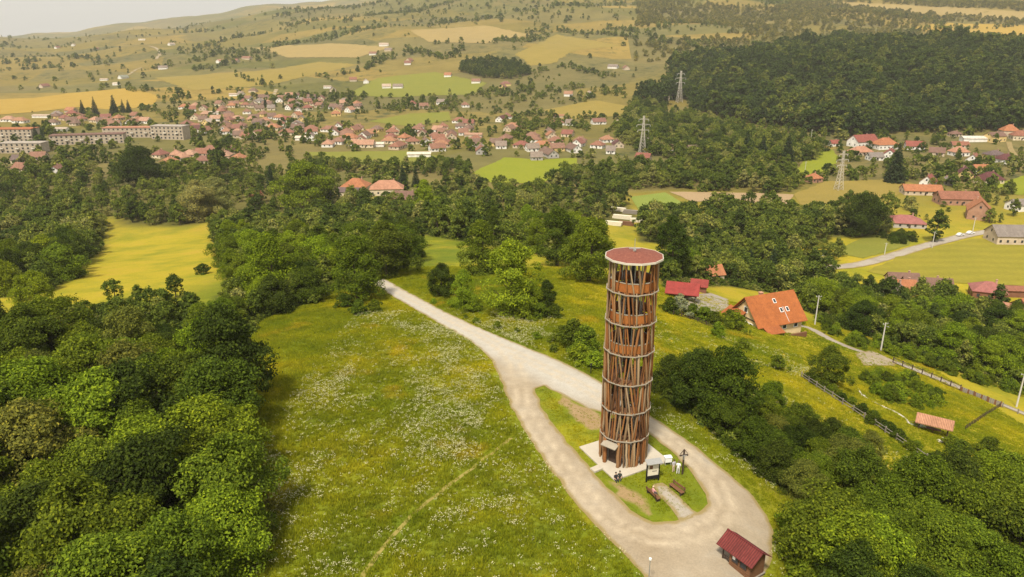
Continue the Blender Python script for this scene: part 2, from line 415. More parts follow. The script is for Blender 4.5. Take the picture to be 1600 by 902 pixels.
# --- regions given by the photograph, turned into ground outlines
GRAVEL = [(574, 438), (600, 436), (640, 458), (700, 490), (760, 518), (815, 540), (870, 562), (930, 592), (1000, 640), (1040, 665), (1090, 700), (1135, 738), (1175, 775), (1198, 806), (1208, 835), (1205, 875), (1185, 925), (1140, 980), (1060, 980), (1016, 915), (985, 875), (945, 838), (905, 795), (865, 740), (830, 690), (800, 640), (785, 600), (768, 562), (735, 532), (680, 502), (620, 467)]
ISLAND = [(836, 608), (850, 603), (868, 612), (920, 640), (965, 652), (1005, 672), (1035, 695), (1062, 718), (1085, 745), (1103, 772), (1106, 788), (1088, 803), (1060, 812), (1020, 815), (985, 797), (940, 752), (900, 708), (868, 668), (846, 636)]
PATH = [(1019, 758), (1036, 755), (1060, 775), (1080, 797), (1096, 806), (1062, 814), (1045, 792), (1028, 774)]
DIRT1 = [(858, 606), (900, 624), (950, 648), (948, 672), (925, 676), (900, 662), (878, 640)]
DIRT2 = [(948, 750), (975, 754), (1000, 764), (1018, 782), (1034, 808), (1012, 811), (985, 795), (960, 772), (944, 758)]
LANE = [(1225, 508), (1262, 512), (1300, 532), (1340, 548), (1385, 562), (1440, 582), (1500, 606), (1560, 630), (1620, 655), (1700, 690)]
LANE_END = [(1335, 552), (1362, 548), (1402, 566), (1396, 572), (1350, 572)]
YARD = [(1052, 478), (1075, 461), (1110, 458), (1138, 468), (1140, 482), (1110, 492), (1080, 486)]
ROAD2 = [(1180, 422), (1240, 420), (1300, 418), (1345, 413), (1390, 401), (1440, 386), (1490, 373), (1520, 366), (1560, 360), (1620, 352)]
gravel_w, island_w = pxw(densify(GRAVEL, 5)), pxw(densify(ISLAND, 5))
lane_w, road2_w = catmull(pxw(LANE), 6), catmull(pxw(ROAD2), 6)
TRACKS = [catmull(pxw([(588, 440), (640, 465), (700, 497), (770, 535), (805, 570), (812, 610), (825, 650), (860, 705), (900, 757), (940, 800), (985, 830), (1040, 842), (1095, 830), (1130, 800), (1125, 765), (1085, 720), (1040, 682)]), 8),
          catmull(pxw([(790, 545), (850, 575), (920, 610), (985, 648), (1040, 682)]), 8)]
def jitter_line(w_, amp, seed):
    w_ = np.asarray(w_); n = vnoise(w_[:, 0], w_[:, 1], 1.3, seed) - .5; n2 = vnoise(w_[:, 0] + 57, w_[:, 1], 1.3, seed) - .5
    return w_ + np.stack([n, n2], 1) * amp * 2
def resample(poly, step):
    poly = np.asarray(poly); o = []
    for i in range(len(poly)):
        a, b = poly[i], poly[(i + 1) % len(poly)]; n = max(1, int(np.linalg.norm(b - a) / step))
        for k in range(n): o.append(a + (b - a) * k / n)
    return np.array(o)
def Hm(x, y):
    """height of the ground mesh itself, between its vertices"""
    i = np.clip(np.searchsorted(gx, x) - 1, 0, nx - 2); j = np.clip(np.searchsorted(gy, y) - 1, 0, ny - 2)
    fx = (x - gx[i]) / (gx[i + 1] - gx[i]); fy = (y - gy[j]) / (gy[j + 1] - gy[j])
    return (GZ[j, i] * (1 - fx) + GZ[j, i + 1] * fx) * (1 - fy) + (GZ[j + 1, i] * (1 - fx) + GZ[j + 1, i + 1] * fx) * fy
def sheet(name, outer, holes, step, off, mat, label, jit=0, tracks=None, kind='structure'):
    rings = [jitter_line(resample(outer, step), jit, 3)] + [jitter_line(resample(h, step), jit, 4) for h in holes]
    V2, E = [], []
    for r_ in rings:
        n0 = len(V2); V2 += [tuple(p) for p in r_]; E += [(n0 + i, n0 + (i + 1) % len(r_)) for i in range(len(r_))]
    lo, hi = rings[0].min(0), rings[0].max(0)
    g = np.stack(np.meshgrid(np.arange(lo[0], hi[0], step), np.arange(lo[1], hi[1], step)), -1).reshape(-1, 2)
    ins = pip(rings[0], g)
    for h in rings[1:]: ins &= ~pip(h, g)
    g = g[ins]; dd = np.min([dist_line(r_, g, True) for r_ in rings], 0); g = g[dd > step * .55]
    g = g + (rng.random(g.shape) - .5) * step * .2
    V2 += [tuple(p) for p in g]
    v, e, f, *_ = delaunay_2d_cdt([Vector(p) for p in V2], E, [], 0, 1e-5)
    v = np.array([tuple(p) for p in v]); f = np.array([t for t in f if len(t) == 3])
    c = v[f].mean(1); k = pip(rings[0], c)
    for h in rings[1:]: k &= ~pip(h, c)
    f = f[k]; a = v[f[:, 1]] - v[f[:, 0]]; b_ = v[f[:, 2]] - v[f[:, 0]]
    fl = a[:, 0] * b_[:, 1] - a[:, 1] * b_[:, 0] < 0; f[fl] = f[fl][:, ::-1]
    z = Hm(v[:, 0], v[:, 1]) + off
    o = mesh_obj(name, np.column_stack([v, z]), f, mat, smooth=True)
    ed = np.min([dist_line(r_, v, True) for r_ in rings], 0)
    at = o.data.attributes.new('edge', 'FLOAT', 'POINT'); at.data.foreach_set('value', np.clip(1 - ed / 1.3, 0, 1).astype(np.float32))
    if tracks:
        gd = np.minimum(dist_line(tracks[0][:28], v), dist_line(tracks[1], v)); at = o.data.attributes.new('grey', 'FLOAT', 'POINT'); at.data.foreach_set('value', (np.clip(1.5 - gd / 4, 0, 1) * np.clip((v[:, 1] - 84) / 14, 0, 1)).astype(np.float32))
        td = np.min([dist_line(t, v) for t in tracks], 0); tv = np.exp(-((td - .8) / .38) ** 2)
        at = o.data.attributes.new('track', 'FLOAT', 'POINT'); at.data.foreach_set('value', tv.astype(np.float32))
    return tag(o, label, None, None, kind)
def ribbon(line, wdt):
    line = np.asarray(line); t = np.gradient(line, axis=0); t /= np.linalg.norm(t, axis=1)[:, None]; n = np.stack([-t[:, 1], t[:, 0]], 1)
    return np.vstack([line + n * wdt / 2, (line - n * wdt / 2)[::-1]])
sheet('gravel_road', gravel_w, [island_w], .8, .05, 'gravel', 'pale gravel road looping round the log tower', .22, TRACKS)
sheet('path', pxw(densify(PATH, 4)), [], .7, .05, 'gravel_grey', 'grey trodden path between the two benches', .15)
sheet('bare_ground', pxw(densify(DIRT1, 4)), [], .6, .045, 'worn_earth', 'bare orange earth beside the gravel loop', .8)
sheet('bare_ground', pxw(densify(DIRT2, 4)), [], .6, .045, 'worn_earth', 'worn earth patch beside the bench', .8)
sheet('lane', ribbon(lane_w, 3.4), [], 1.2, .06, 'gravel_grey', 'narrow pale lane running past the fenced gardens', .15)
sheet('lane_end', pxw(densify(LANE_END, 4)), [], 1.0, .07, 'gravel', 'widened gravel turning place on the lane', .2)
sheet('yard', pxw(densify(YARD, 4)), [], 1.2, .07, 'gravel_grey', 'gravel yard between orange house and red pavilion', .1)
sheet('paved_road', ribbon(road2_w, 6.5), [], 3, .12, 'gravel_grey', 'grey road crossing the valley meadow', .1)
FIELDS = [
 ('field_wheat', [(-10, 156), (60, 153), (110, 146), (200, 138), (250, 150), (240, 163), (190, 173), (120, 168), (50, 176), (-10, 180)], 'ripe yellow wheat field above the apartment blocks'),
 ('field_ochre', [(805, 85), (870, 54), (970, 72), (900, 79), (862, 100), (830, 103)], 'straw field on the far slope beside the dark copse'),
 ('field_bright', [(738, 270), (790, 246), (840, 250), (900, 247), (905, 262), (850, 285), (790, 288), (750, 284)], 'bright green mown field below the village houses'),
 ('field_green', [(575, 190), (640, 178), (700, 175), (706, 188), (640, 198)], 'pale green field inside the village'),
 ('field_green', [(480, 238), (640, 236), (720, 250), (640, 262), (500, 254)], 'yellow green meadow strip below the village'),
 ('field_crop', [(985, 308), (1040, 301), (1078, 325), (1040, 333), (1000, 333)], 'green row crop plot by the timber yard'),
 ('field_beige', [(1045, 300), (1180, 302), (1240, 304), (1232, 320), (1160, 317), (1082, 315)], 'bare beige ploughed strip beside the row crop'),
 ('field_ochre', [(1240, 304), (1290, 284), (1400, 280), (1440, 290), (1400, 306), (1300, 327), (1250, 320)], 'ochre hayfield around the valley pylon'),
 ('field_bright', [(1243, 268), (1262, 241), (1300, 234), (1312, 250), (1290, 268), (1255, 276)], 'green paddock below the red roofed houses'),
 ('field_hay', [(1352, 425), (1420, 396), (1520, 374), (1680, 366), (1680, 450), (1480, 442), (1400, 434)], 'striped hay meadow beside the paved road'),
 ('field_green', [(1300, 395), (1360, 366), (1425, 366), (1420, 384), (1350, 404)], 'weedy green meadow on the other side of the paved road'),
 ('field_wheat', [(1420, 44), (1480, 36), (1680, 42), (1680, 64), (1540, 58), (1460, 52)], 'yellow field on the ridge above the dark forest'),
 ('field_tan', [(1270, 2), (1420, 8), (1680, 24), (1680, 36), (1430, 22)], 'tan field on the farthest ridge'),
 ('field_bright', [(1545, 292), (1600, 275), (1680, 275), (1680, 305), (1590, 305)], 'green garden field by the maroon roofed house'),
 ('field_ochre', [(850, 172), (930, 157), (980, 166), (975, 181), (880, 188)], 'dry ochre pasture above the village'),
 ('field_ochre', [(240, 122), (400, 112), (500, 97), (560, 101), (420, 134), (300, 142)], 'dry ochre pasture below the hedgerow'),
 ('field_green', [(590, 122), (680, 113), (760, 130), (740, 148), (620, 152), (540, 150)], 'broad green pasture below the oval copse'),
 ('field_tan', [(400, 75), (520, 68), (610, 74), (560, 90), (450, 90)], 'tan stubble field among hedgerows'),
 ('field_tan', [(640, 48), (760, 40), (830, 55), (760, 68), (670, 66)], 'tan stubble field high on the slope'),
]
for mt, poly, lab in FIELDS:
    wv = pxw(densify(poly, 4)); sz = (wv.max(0) - wv.min(0)).max()
    sheet('field', wv, [], max(4, sz / 70), .10 + .00018 * wv[:, 1].mean(), mt, lab, min(4, sz / 90))
for line, wd, lab in [([(432, 140), (428, 150), (436, 158), (446, 165)], 6, 'pale village lane climbing between houses'),
                      ([(232, 72), (248, 80), (246, 90), (240, 94)], 7, 'pale track bending on the far slope'),
                      ([(200, 118), (212, 110), (222, 106)], 6, 'pale track below the farmhouses'),
                      ([(222, 292), (240, 295), (262, 299)], 3, 'pale bit of road between garden trees'),
                      ([(350, 326), (375, 336), (405, 347), (440, 360)], 4, 'pale lower road beside the small grey hut'),
                      ([(1576, 222), (1580, 235), (1590, 248), (1602, 262)], 4, 'pale village street beside the yellow houses')]:
    ln = catmull(pxw(line), 5); sheet('lane', ribbon(ln, wd), [], 4, .2 + .0003 * ln[:, 1].mean(), 'gravel', lab)

# ------------------------------------------------------------------ foliage prototypes
def cards(C, Nn, size, asp=1.5, seed=0):
    """leaf sprays: one pointed four-cornered face per centre C, facing about Nn"""
    r_ = np.random.default_rng(seed); n = len(C)
    Nn = Nn / np.linalg.norm(Nn, axis=1)[:, None]
    t = np.cross(Nn, r_.normal(size=(n, 3))); t /= np.linalg.norm(t, axis=1)[:, None]; b = np.cross(Nn, t)
    s = size * (.6 + .8 * r_.random(n))[:, None]
    bend = Nn * s * .18
    P = np.stack([C - t * s * asp / 2 - bend, C - b * s * .42, C + t * s * asp / 2 - bend, C + b * s * .42], 1).reshape(-1, 3)
    F = np.arange(4 * n).reshape(-1, 4)
    return P, F, np.repeat(r_.random(n), 4)
def envelope(kind, u):
    """crown radius (0..1) at relative height u of the crown"""
    if kind == 'round': return np.sqrt(np.clip(1 - (2 * u - .85) ** 2 / 1.35, .02, 1))
    if kind == 'wide': return np.sqrt(np.clip(1 - (1.75 * u - .55) ** 2 / 1.45, .02, 1))
    if kind == 'tall': return np.clip(np.sin(np.pi * np.clip(u * .93 + .05, 0, 1)) ** .6, .05, 1) * (1 - .25 * u)
    if kind == 'egg': return np.clip((1 - u) ** .55 * (u + .12) ** .22 * 1.1, .04, 1)
    if kind == 'shrub': return np.sqrt(np.clip(1 - u ** 2 * .93, .03, 1))
def make_crown(kind, h, rad, z0, puffs, per, csize, seed):
    r_ = np.random.default_rng(seed); C, Nn = [], []
    lob = [(r_.uniform(0, 6.28), r_.uniform(.08, .20), k) for k in (2, 3, 5, 7)]
    for i in range(puffs):
        u = 1 - r_.random() ** 1.25 if kind != 'egg' else r_.random() ** 1.3
        th = i * 2.39996 + r_.normal() * .3
        lump = 1 + sum(a * math.sin(k * th + p + 2.2 * u * k) for p, a, k in lob)
        er = rad * float(envelope(kind, np.array(u))) * lump * (1 - .6 * r_.random() ** 2.2) * (1.16 if r_.random() > .88 else 1)
        pr = rad * r_.uniform(.17, .36) * (.95 if kind in ('tall', 'egg') else 1)
        pc = np.array([math.cos(th) * max(er - pr * .55, 0), math.sin(th) * max(er - pr * .55, 0), z0 + u * (h - z0) - pr * .35 + r_.normal() * .03 * h])
        dv = r_.normal(size=(per, 3)); dv /= np.linalg.norm(dv, axis=1)[:, None]
        outd = np.array([math.cos(th), math.sin(th), .75]); outd /= np.linalg.norm(outd)
        keep = (dv @ outd) > -.45; dv = dv[keep]
        rr = pr * (.55 + .5 * r_.random(len(dv)))[:, None]; rr *= (1 + .35 * (r_.random(len(dv)) > .93))[:, None]
        sc = np.array([1.12, 1.12, .78]); C.append(pc + dv * rr * sc)
        Nn.append(dv * .8 + outd * .5 + np.array([0, 0, .45]) + r_.normal(size=dv.shape) * .75)
    C, Nn = np.vstack(C), np.vstack(Nn); C[:, 2] = np.maximum(C[:, 2], .15)
    return cards(C, Nn, csize, 1.5, seed)
def make_conifer(h, rad, tiers, per, csize, seed):
    r_ = np.random.default_rng(seed); C, Nn = [], []
    for i in range(tiers):
        u = i / (tiers - 1); z = h * (.08 + .9 * u); rr = rad * (1 - u) ** .85 + .12; nb = max(4, int(11 * (1 - u) + 4))
        for k in range(nb):
            th = 6.28318 * k / nb + i * .7 + r_.normal() * .12; L = rr * r_.uniform(.75, 1.1); m = max(4, int(per * L / rad))
            s = np.sqrt(r_.random(m)) * L; lat = r_.normal(size=m) * .10 * rad * (1.1 - s / L * .6)
            C.append(np.stack([np.cos(th) * s - np.sin(th) * lat, np.sin(th) * s + np.cos(th) * lat, z - s * .28 + r_.normal(size=m) * .06 * rad], 1))
            Nn.append(np.tile([math.cos(th) * .4, math.sin(th) * .4, 1], (m, 1)) + r_.normal(size=(m, 3)) * .4)
    return cards(np.vstack(C), np.vstack(Nn), csize, 1.9, seed)
def make_trunk(h, r0, z0, rad, seed, limbs=7):
    rr = random.Random(seed); mb = MB(); ph = rr.uniform(0, 6)
    ax = lambda t: Vector((.035 * h * math.sin(2.5 * t + ph), .03 * h * math.cos(2.1 * t + ph), t * h * .86))
    off = ax(0); P = [ax(t) - Vector((off.x, off.y, 0)) for t in (0, .04, .15, .35, .6, .85, 1)]; P[0].z = -.6
    mb.tube(P, [r0 * 1.6, r0 * 1.15, r0, r0 * .8, r0 * .5, r0 * .25, r0 * .08], 8)
    for i in range(limbs):
        t = .22 + .6 * i / limbs; a = P[2] + (P[5] - P[2]) * ((t - .15) / .7); th = i * 2.4 + rr.random(); L = rad * rr.uniform(.5, .8) * (1.15 - t * .6)
        b = a + Vector((math.cos(th) * L * .55, math.sin(th) * L * .55, L * .38)); c = a + Vector((math.cos(th) * L, math.sin(th) * L, L * .85))
        mb.tube([a, b, c], [r0 * .42 * (1.1 - t), r0 * .28 * (1.1 - t), r0 * .08], 5, False)
    return mb
def leaf_mesh(name, P, F, v, mat, trunk=None):
    nV = len(P)
    me = bpy.data.meshes.new(name)
    TV = np.array([tuple(q) for q in trunk.V]) if trunk else np.zeros((0, 3)); TF = trunk.F if trunk else []
    me.from_pydata([tuple(q) for q in np.vstack([P, TV])], [], [tuple(f) for f in F.tolist()] + [tuple(i + nV for i in f) for f in TF])
    me.materials.append(MATS[mat])
    if trunk:
        me.materials.append(MATS['bark']); mi = np.zeros(len(me.polygons), np.int32); mi[len(F):] = 1; me.polygons.foreach_set('material_index', mi)
    at = me.attributes.new('v', 'FLOAT', 'POINT'); at.data.foreach_set('value', np.concatenate([v, np.full(len(TV), .5)]).astype(np.float32))
    me.update(); return me
KINDS = {  # name: (shape, height, radius, crown base, puffs, cards per puff, card size)
 'round_a': ('round', 11, 4.7, 1.0, 78, 350, .225), 'round_b': ('round', 12, 4.9, 2.0, 84, 350, .23), 'wide_a': ('wide', 10, 5.2, 1.4, 88, 350, .225),
 'wide_b': ('wide', 9, 4.8, .5, 74, 350, .22), 'tall_a': ('tall', 14, 4.2, .9, 90, 290, .225), 'tall_b': ('tall', 13, 4.6, .8, 90, 290, .225),
 'egg_a': ('egg', 12, 5.0, .3, 90, 290, .22)}
SHR = {'shrub_a': ('shrub', 3.0, 2.0, .1, 40, 140, .17), 'shrub_b': ('shrub', 2.4, 1.7, .1, 34, 130, .16), 'shrub_c': ('shrub', 4.0, 2.3, .1, 46, 150, .18)}
CROWN, TRUNK = {}, {}
for i, (k, a) in enumerate({**KINDS, **SHR}.items()):
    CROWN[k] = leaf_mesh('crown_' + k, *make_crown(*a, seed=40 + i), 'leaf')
    t = make_trunk(a[1], .028 * a[1] * (.7 if a[1] < 5 else 1), a[3], a[2], i); me = t.build('trunk', 'bark', link=False, smooth=True).data; TRUNK[k] = me
DIM = {k: (a[1], a[2]) for k, a in {**KINDS, **SHR}.items()}
for k, (h, r_, ti) in {'spruce_a': (13, 3.0, 24), 'spruce_b': (9, 2.4, 18)}.items():
    CROWN[k] = leaf_mesh('crown_' + k, *make_conifer(h, r_, ti, 26, .30, 5), 'leaf'); DIM[k] = (h, r_)
    mb = MB(); mb.tube([(0, 0, -.6), (0, 0, .3), (0, 0, h * .95)], [.30, .22, .03], 8); TRUNK[k] = mb.build('trunk', 'bark', link=False, smooth=True).data
PROTO = {}                                       # cheap trees for the uncountable woods
def proto(coln, name, P, F, v, mat, trunk):
    c = PROTO.get(coln) or bpy.data.collections.new(coln); PROTO[coln] = c
    c.objects.link(bpy.data.objects.new(name, leaf_mesh(name, P, F, v, mat, trunk)))
for i, (sh, h, rad) in enumerate([('round', 11, 4.6), ('wide', 10, 5.0), ('tall', 13, 3.9), ('round', 12, 4.8)]):
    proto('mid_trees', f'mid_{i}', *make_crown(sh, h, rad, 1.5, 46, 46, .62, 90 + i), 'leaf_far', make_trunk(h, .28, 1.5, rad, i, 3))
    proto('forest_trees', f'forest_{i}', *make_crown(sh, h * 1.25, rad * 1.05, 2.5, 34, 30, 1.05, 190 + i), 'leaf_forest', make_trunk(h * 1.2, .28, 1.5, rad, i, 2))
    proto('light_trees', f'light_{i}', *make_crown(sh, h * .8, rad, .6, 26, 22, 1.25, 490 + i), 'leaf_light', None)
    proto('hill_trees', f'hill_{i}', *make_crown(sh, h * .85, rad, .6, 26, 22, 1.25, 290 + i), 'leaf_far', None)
for i in range(2): proto('understory', f'under_{i}', *make_crown('shrub', 1.8, 1.5, .05, 26, 40, .26, 390 + i), 'leaf_far', None)

def scatter(name, pts, coln, scl, label, kind='stuff', nidx=None, tilt=0.0):
    """one object holding points; a node group puts a copy of a prototype on each"""
    n = len(pts); col = PROTO[coln]; k = len(col.objects)
    o = mesh_obj(name, pts, []); me = o.data
    def at(nm, ty, key, val): a = me.attributes.new(nm, ty, 'POINT'); a.data.foreach_set(key, val)
    r3 = np.zeros((n, 3), np.float32); r3[:, 2] = rng.random(n) * 6.28318; r3[:, :2] = rng.normal(size=(n, 2)) * tilt
    at('rot', 'FLOAT_VECTOR', 'vector', r3.ravel()); at('idx', 'INT', 'value', rng.integers(0, k, n).astype(np.int32))
    s3 = np.asarray(scl, np.float32); s3 = s3 if s3.ndim == 2 else np.repeat(s3[:, None], 3, 1) * np.stack([np.ones(n), np.ones(n), rng.uniform(.85, 1.15, n)], 1)
    at('scl', 'FLOAT_VECTOR', 'vector', s3.astype(np.float32).ravel())
    g = bpy.data.node_groups.new('scatter_' + name, 'GeometryNodeTree')
    g.interface.new_socket('Geometry', in_out='INPUT', socket_type='NodeSocketGeometry'); g.interface.new_socket('Geometry', in_out='OUTPUT', socket_type='NodeSocketGeometry')
    gi, go = g.nodes.new('NodeGroupInput'), g.nodes.new('NodeGroupOutput'); ip = g.nodes.new('GeometryNodeInstanceOnPoints')
    ci = g.nodes.new('GeometryNodeCollectionInfo'); ci.inputs[0].default_value = col; ci.inputs['Separate Children'].default_value = True; ci.inputs['Reset Children'].default_value = True
    def na(nm, ty): q = g.nodes.new('GeometryNodeInputNamedAttribute'); q.data_type = ty; q.inputs[0].default_value = nm; return q.outputs[0]
    er = g.nodes.new('FunctionNodeEulerToRotation'); L = g.links.new
    L(gi.outputs[0], ip.inputs['Points']); L(ci.outputs[0], ip.inputs['Instance']); ip.inputs['Pick Instance'].default_value = True
    L(na('idx', 'INT'), ip.inputs['Instance Index']); L(na('rot', 'FLOAT_VECTOR'), er.inputs[0]); L(er.outputs[0], ip.inputs['Rotation']); L(na('scl', 'FLOAT_VECTOR'), ip.inputs['Scale'])
    L(ip.outputs[0], go.inputs[0]); md = o.modifiers.new('scatter', 'NODES'); md.node_group = g
    return tag(o, label, None, None, kind)

# ------------------------------------------------------------------ keep-clear zones for plants
CLEAR_POLY = [gravel_w, pxw(densify(YARD, 3)), pxw(densify(LANE_END, 3))]
CLEAR_LINE = [(lane_w, 3.0), (road2_w, 5.0)]
CLEAR_DISC = []                                  # (x, y, r) of houses and other things
def clear_mask(p, extra=0.0, discs=True):
    ok = np.ones(len(p), bool)
    for q in CLEAR_POLY:
        ok &= ~pip(q, p)
        if extra: ok &= dist_line(q, p, True) > extra
    for ln, r_ in CLEAR_LINE: ok &= dist_line(ln, p) > r_ + extra
    if discs and CLEAR_DISC:
        D = np.array(CLEAR_DISC)
        for i in range(0, len(p), 4000):
            q = p[i:i + 4000]; ok[i:i + 4000] &= ~((((q[:, None, :] - D[None, :, :2]) ** 2).sum(2)) < (D[:, 2] + extra) ** 2).any(1)
    return ok

# ------------------------------------------------------------------ buildings
ROOFC = {'orange': (.38, .13, .045), 'red': (.26, .06, .042), 'rust': (.27, .095, .052), 'peach': (.42, .19, .11), 'brown': (.18, .095, .068), 'maroon': (.12, .03, .032),
         'grey': (.20, .175, .155), 'pink': (.32, .10, .09), 'purple': (.13, .09, .09), 'teal': (.16, .28, .23), 'pale': (.38, .33, .27), 'white': (.56, .53, .47)}
WALLC = {'cream': (.62, .52, .36), 'white': (.74, .71, .64), 'yellow': (.62, .46, .19), 'beige': (.52, .42, .30), 'brick': (.36, .20, .13), 'grey': (.40, .37, .33), 'wood': (.20, .09, .05)}
MC = {}
def house_meshes(L, W, hw, rise, hip, ov):
    key = (L, W, hw, rise, hip, ov)
    if key in MC: return MC[key]
    l, w_ = L / 2, W / 2; mb = MB(); top = hw + (0 if hip else rise)
    if hip:
        mb.box((0, 0, (hw - .8) / 2), (L, W, hw + .8))
    else:
        V = [(-l, -w_, -.8), (l, -w_, -.8), (l, w_, -.8), (-l, w_, -.8), (-l, -w_, hw), (l, -w_, hw), (l, w_, hw), (-l, w_, hw), (-l, 0, hw + rise), (l, 0, hw + rise)]
        mb.add(V, [(3, 2, 1, 0), (0, 1, 5, 4), (2, 3, 7, 6), (1, 2, 6, 9, 5), (3, 0, 4, 8, 7)])
    wall = mb.build('wall', 'plaster', link=False).data
    r_ = MB(); t = .16; dz = rise / w_ * ov
    if hip:
        e = min(w_, l * .8); a, b_ = l + ov, w_ + ov; zb = hw - dz * .5
        V = [(-a, -b_, zb), (a, -b_, zb), (a, b_, zb), (-a, b_, zb), (-(l - e), 0, hw + rise), (l - e, 0, hw + rise), (-a, -b_, zb - t), (a, -b_, zb - t), (a, b_, zb - t), (-a, b_, zb - t)]
        r_.add(V, [(0, 1, 5, 4), (1, 2, 5), (2, 3, 4, 5), (3, 0, 4), (6, 9, 8, 7), (0, 6, 7, 1), (1, 7, 8, 2), (2, 8, 9, 3), (3, 9, 6, 0)])
    else:
        a, b_ = l + ov, w_ + ov
        V = [(-a, -b_, hw - dz), (a, -b_, hw - dz), (a, 0, hw + rise + .04), (-a, 0, hw + rise + .04), (-a, b_, hw - dz), (a, b_, hw - dz)]
        V += [(x, y, z + t) for x, y, z in V]
        r_.add(V, [(6, 7, 8, 9), (9, 8, 11, 10), (1, 0, 3, 2), (2, 3, 4, 5), (0, 1, 7, 6), (5, 4, 10, 11), (1, 2, 8, 7), (2, 5, 11, 8), (3, 0, 6, 9), (4, 3, 9, 10)])
    roof = r_.build('roof', 'roof_tile', link=False).data
    MC[key] = (wall, roof); return MC[key]
WINM = MB().box((0, 0, 0), (1.0, .10, 1.2)).build('window', 'window_glass', link=False).data
FRAMEM = MB().box((0, 0, .68), (1.3, .16, .14)).box((0, 0, -.68), (1.4, .22, .12)).box((-.57, 0, 0), (.13, .16, 1.22)).box((.57, 0, 0), (.13, .16, 1.22)).build('frame', 'white_paint', link=False).data
DOORM = MB().box((0, 0, 1.0), (1.0, .12, 2.0)).build('door', 'dark_wood', link=False).data
CHIM = MB().box((0, 0, 0), (.6, .6, 1.6)).box((0, 0, .85), (.75, .75, .14)).build('chimney', 'plaster', link=False).data
HOUSES = []
def house(px, py, rz, L, W, hw, rise, roofc, wallc, label, group=None, hip=False, ov=.45, wins=True, chim=True, name='house', cat='house', frames=False, pos=None, clear=True, fade=.18):
    p = hit1(px, py) if pos is None else Vector(pos)
    root = empty(name, p, rz, label, cat, group)
    wm, rm = house_meshes(L, W, hw, rise, hip, ov)
    wl = link_obj('wall', wm, root); wl.color = (*WALLC[wallc], 1)
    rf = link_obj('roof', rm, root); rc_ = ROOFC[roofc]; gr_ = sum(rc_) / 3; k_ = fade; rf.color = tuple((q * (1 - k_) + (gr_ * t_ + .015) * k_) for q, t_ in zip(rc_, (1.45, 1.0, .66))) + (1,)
    if chim:
        c = link_obj('chimney', CHIM, rf, (L * .22, W * .12, hw + rise * .92)); c.color = (.42, .25, .18, 1)
    if wins:
        for sy in (-1, 1):
            for k in range(max(1, int(L / 3.2))):
                x = (k + .5) * L / max(1, int(L / 3.2)) - L / 2
                wd = link_obj('window', WINM, root, (x, sy * (W / 2 + .03), min(1.7, hw * .58)))
                if frames: link_obj('frame', FRAMEM, wd, (0, sy * .02, 0))
        for sx in (-1, 1):
            for y in ([-W * .22, W * .22] if W > 6 else [0]):
                wd = link_obj('window', WINM, root, (sx * (L / 2 + .03), y, min(1.7, hw * .58)), (0, 0, R(90)))
                if frames: link_obj('frame', FRAMEM, wd, (0, 0, 0))
            if not hip and rise > 2.2:
                link_obj('window', WINM, root, (sx * (L / 2 + .03), 0, hw + rise * .35), (0, 0, R(90)))
        link_obj('door', DOORM, root, (L * .05, -W / 2 - .045, -.1))
    if clear: CLEAR_DISC.append((p.x, p.y, max(L, W) * .55))
    HOUSES.append(root); return root

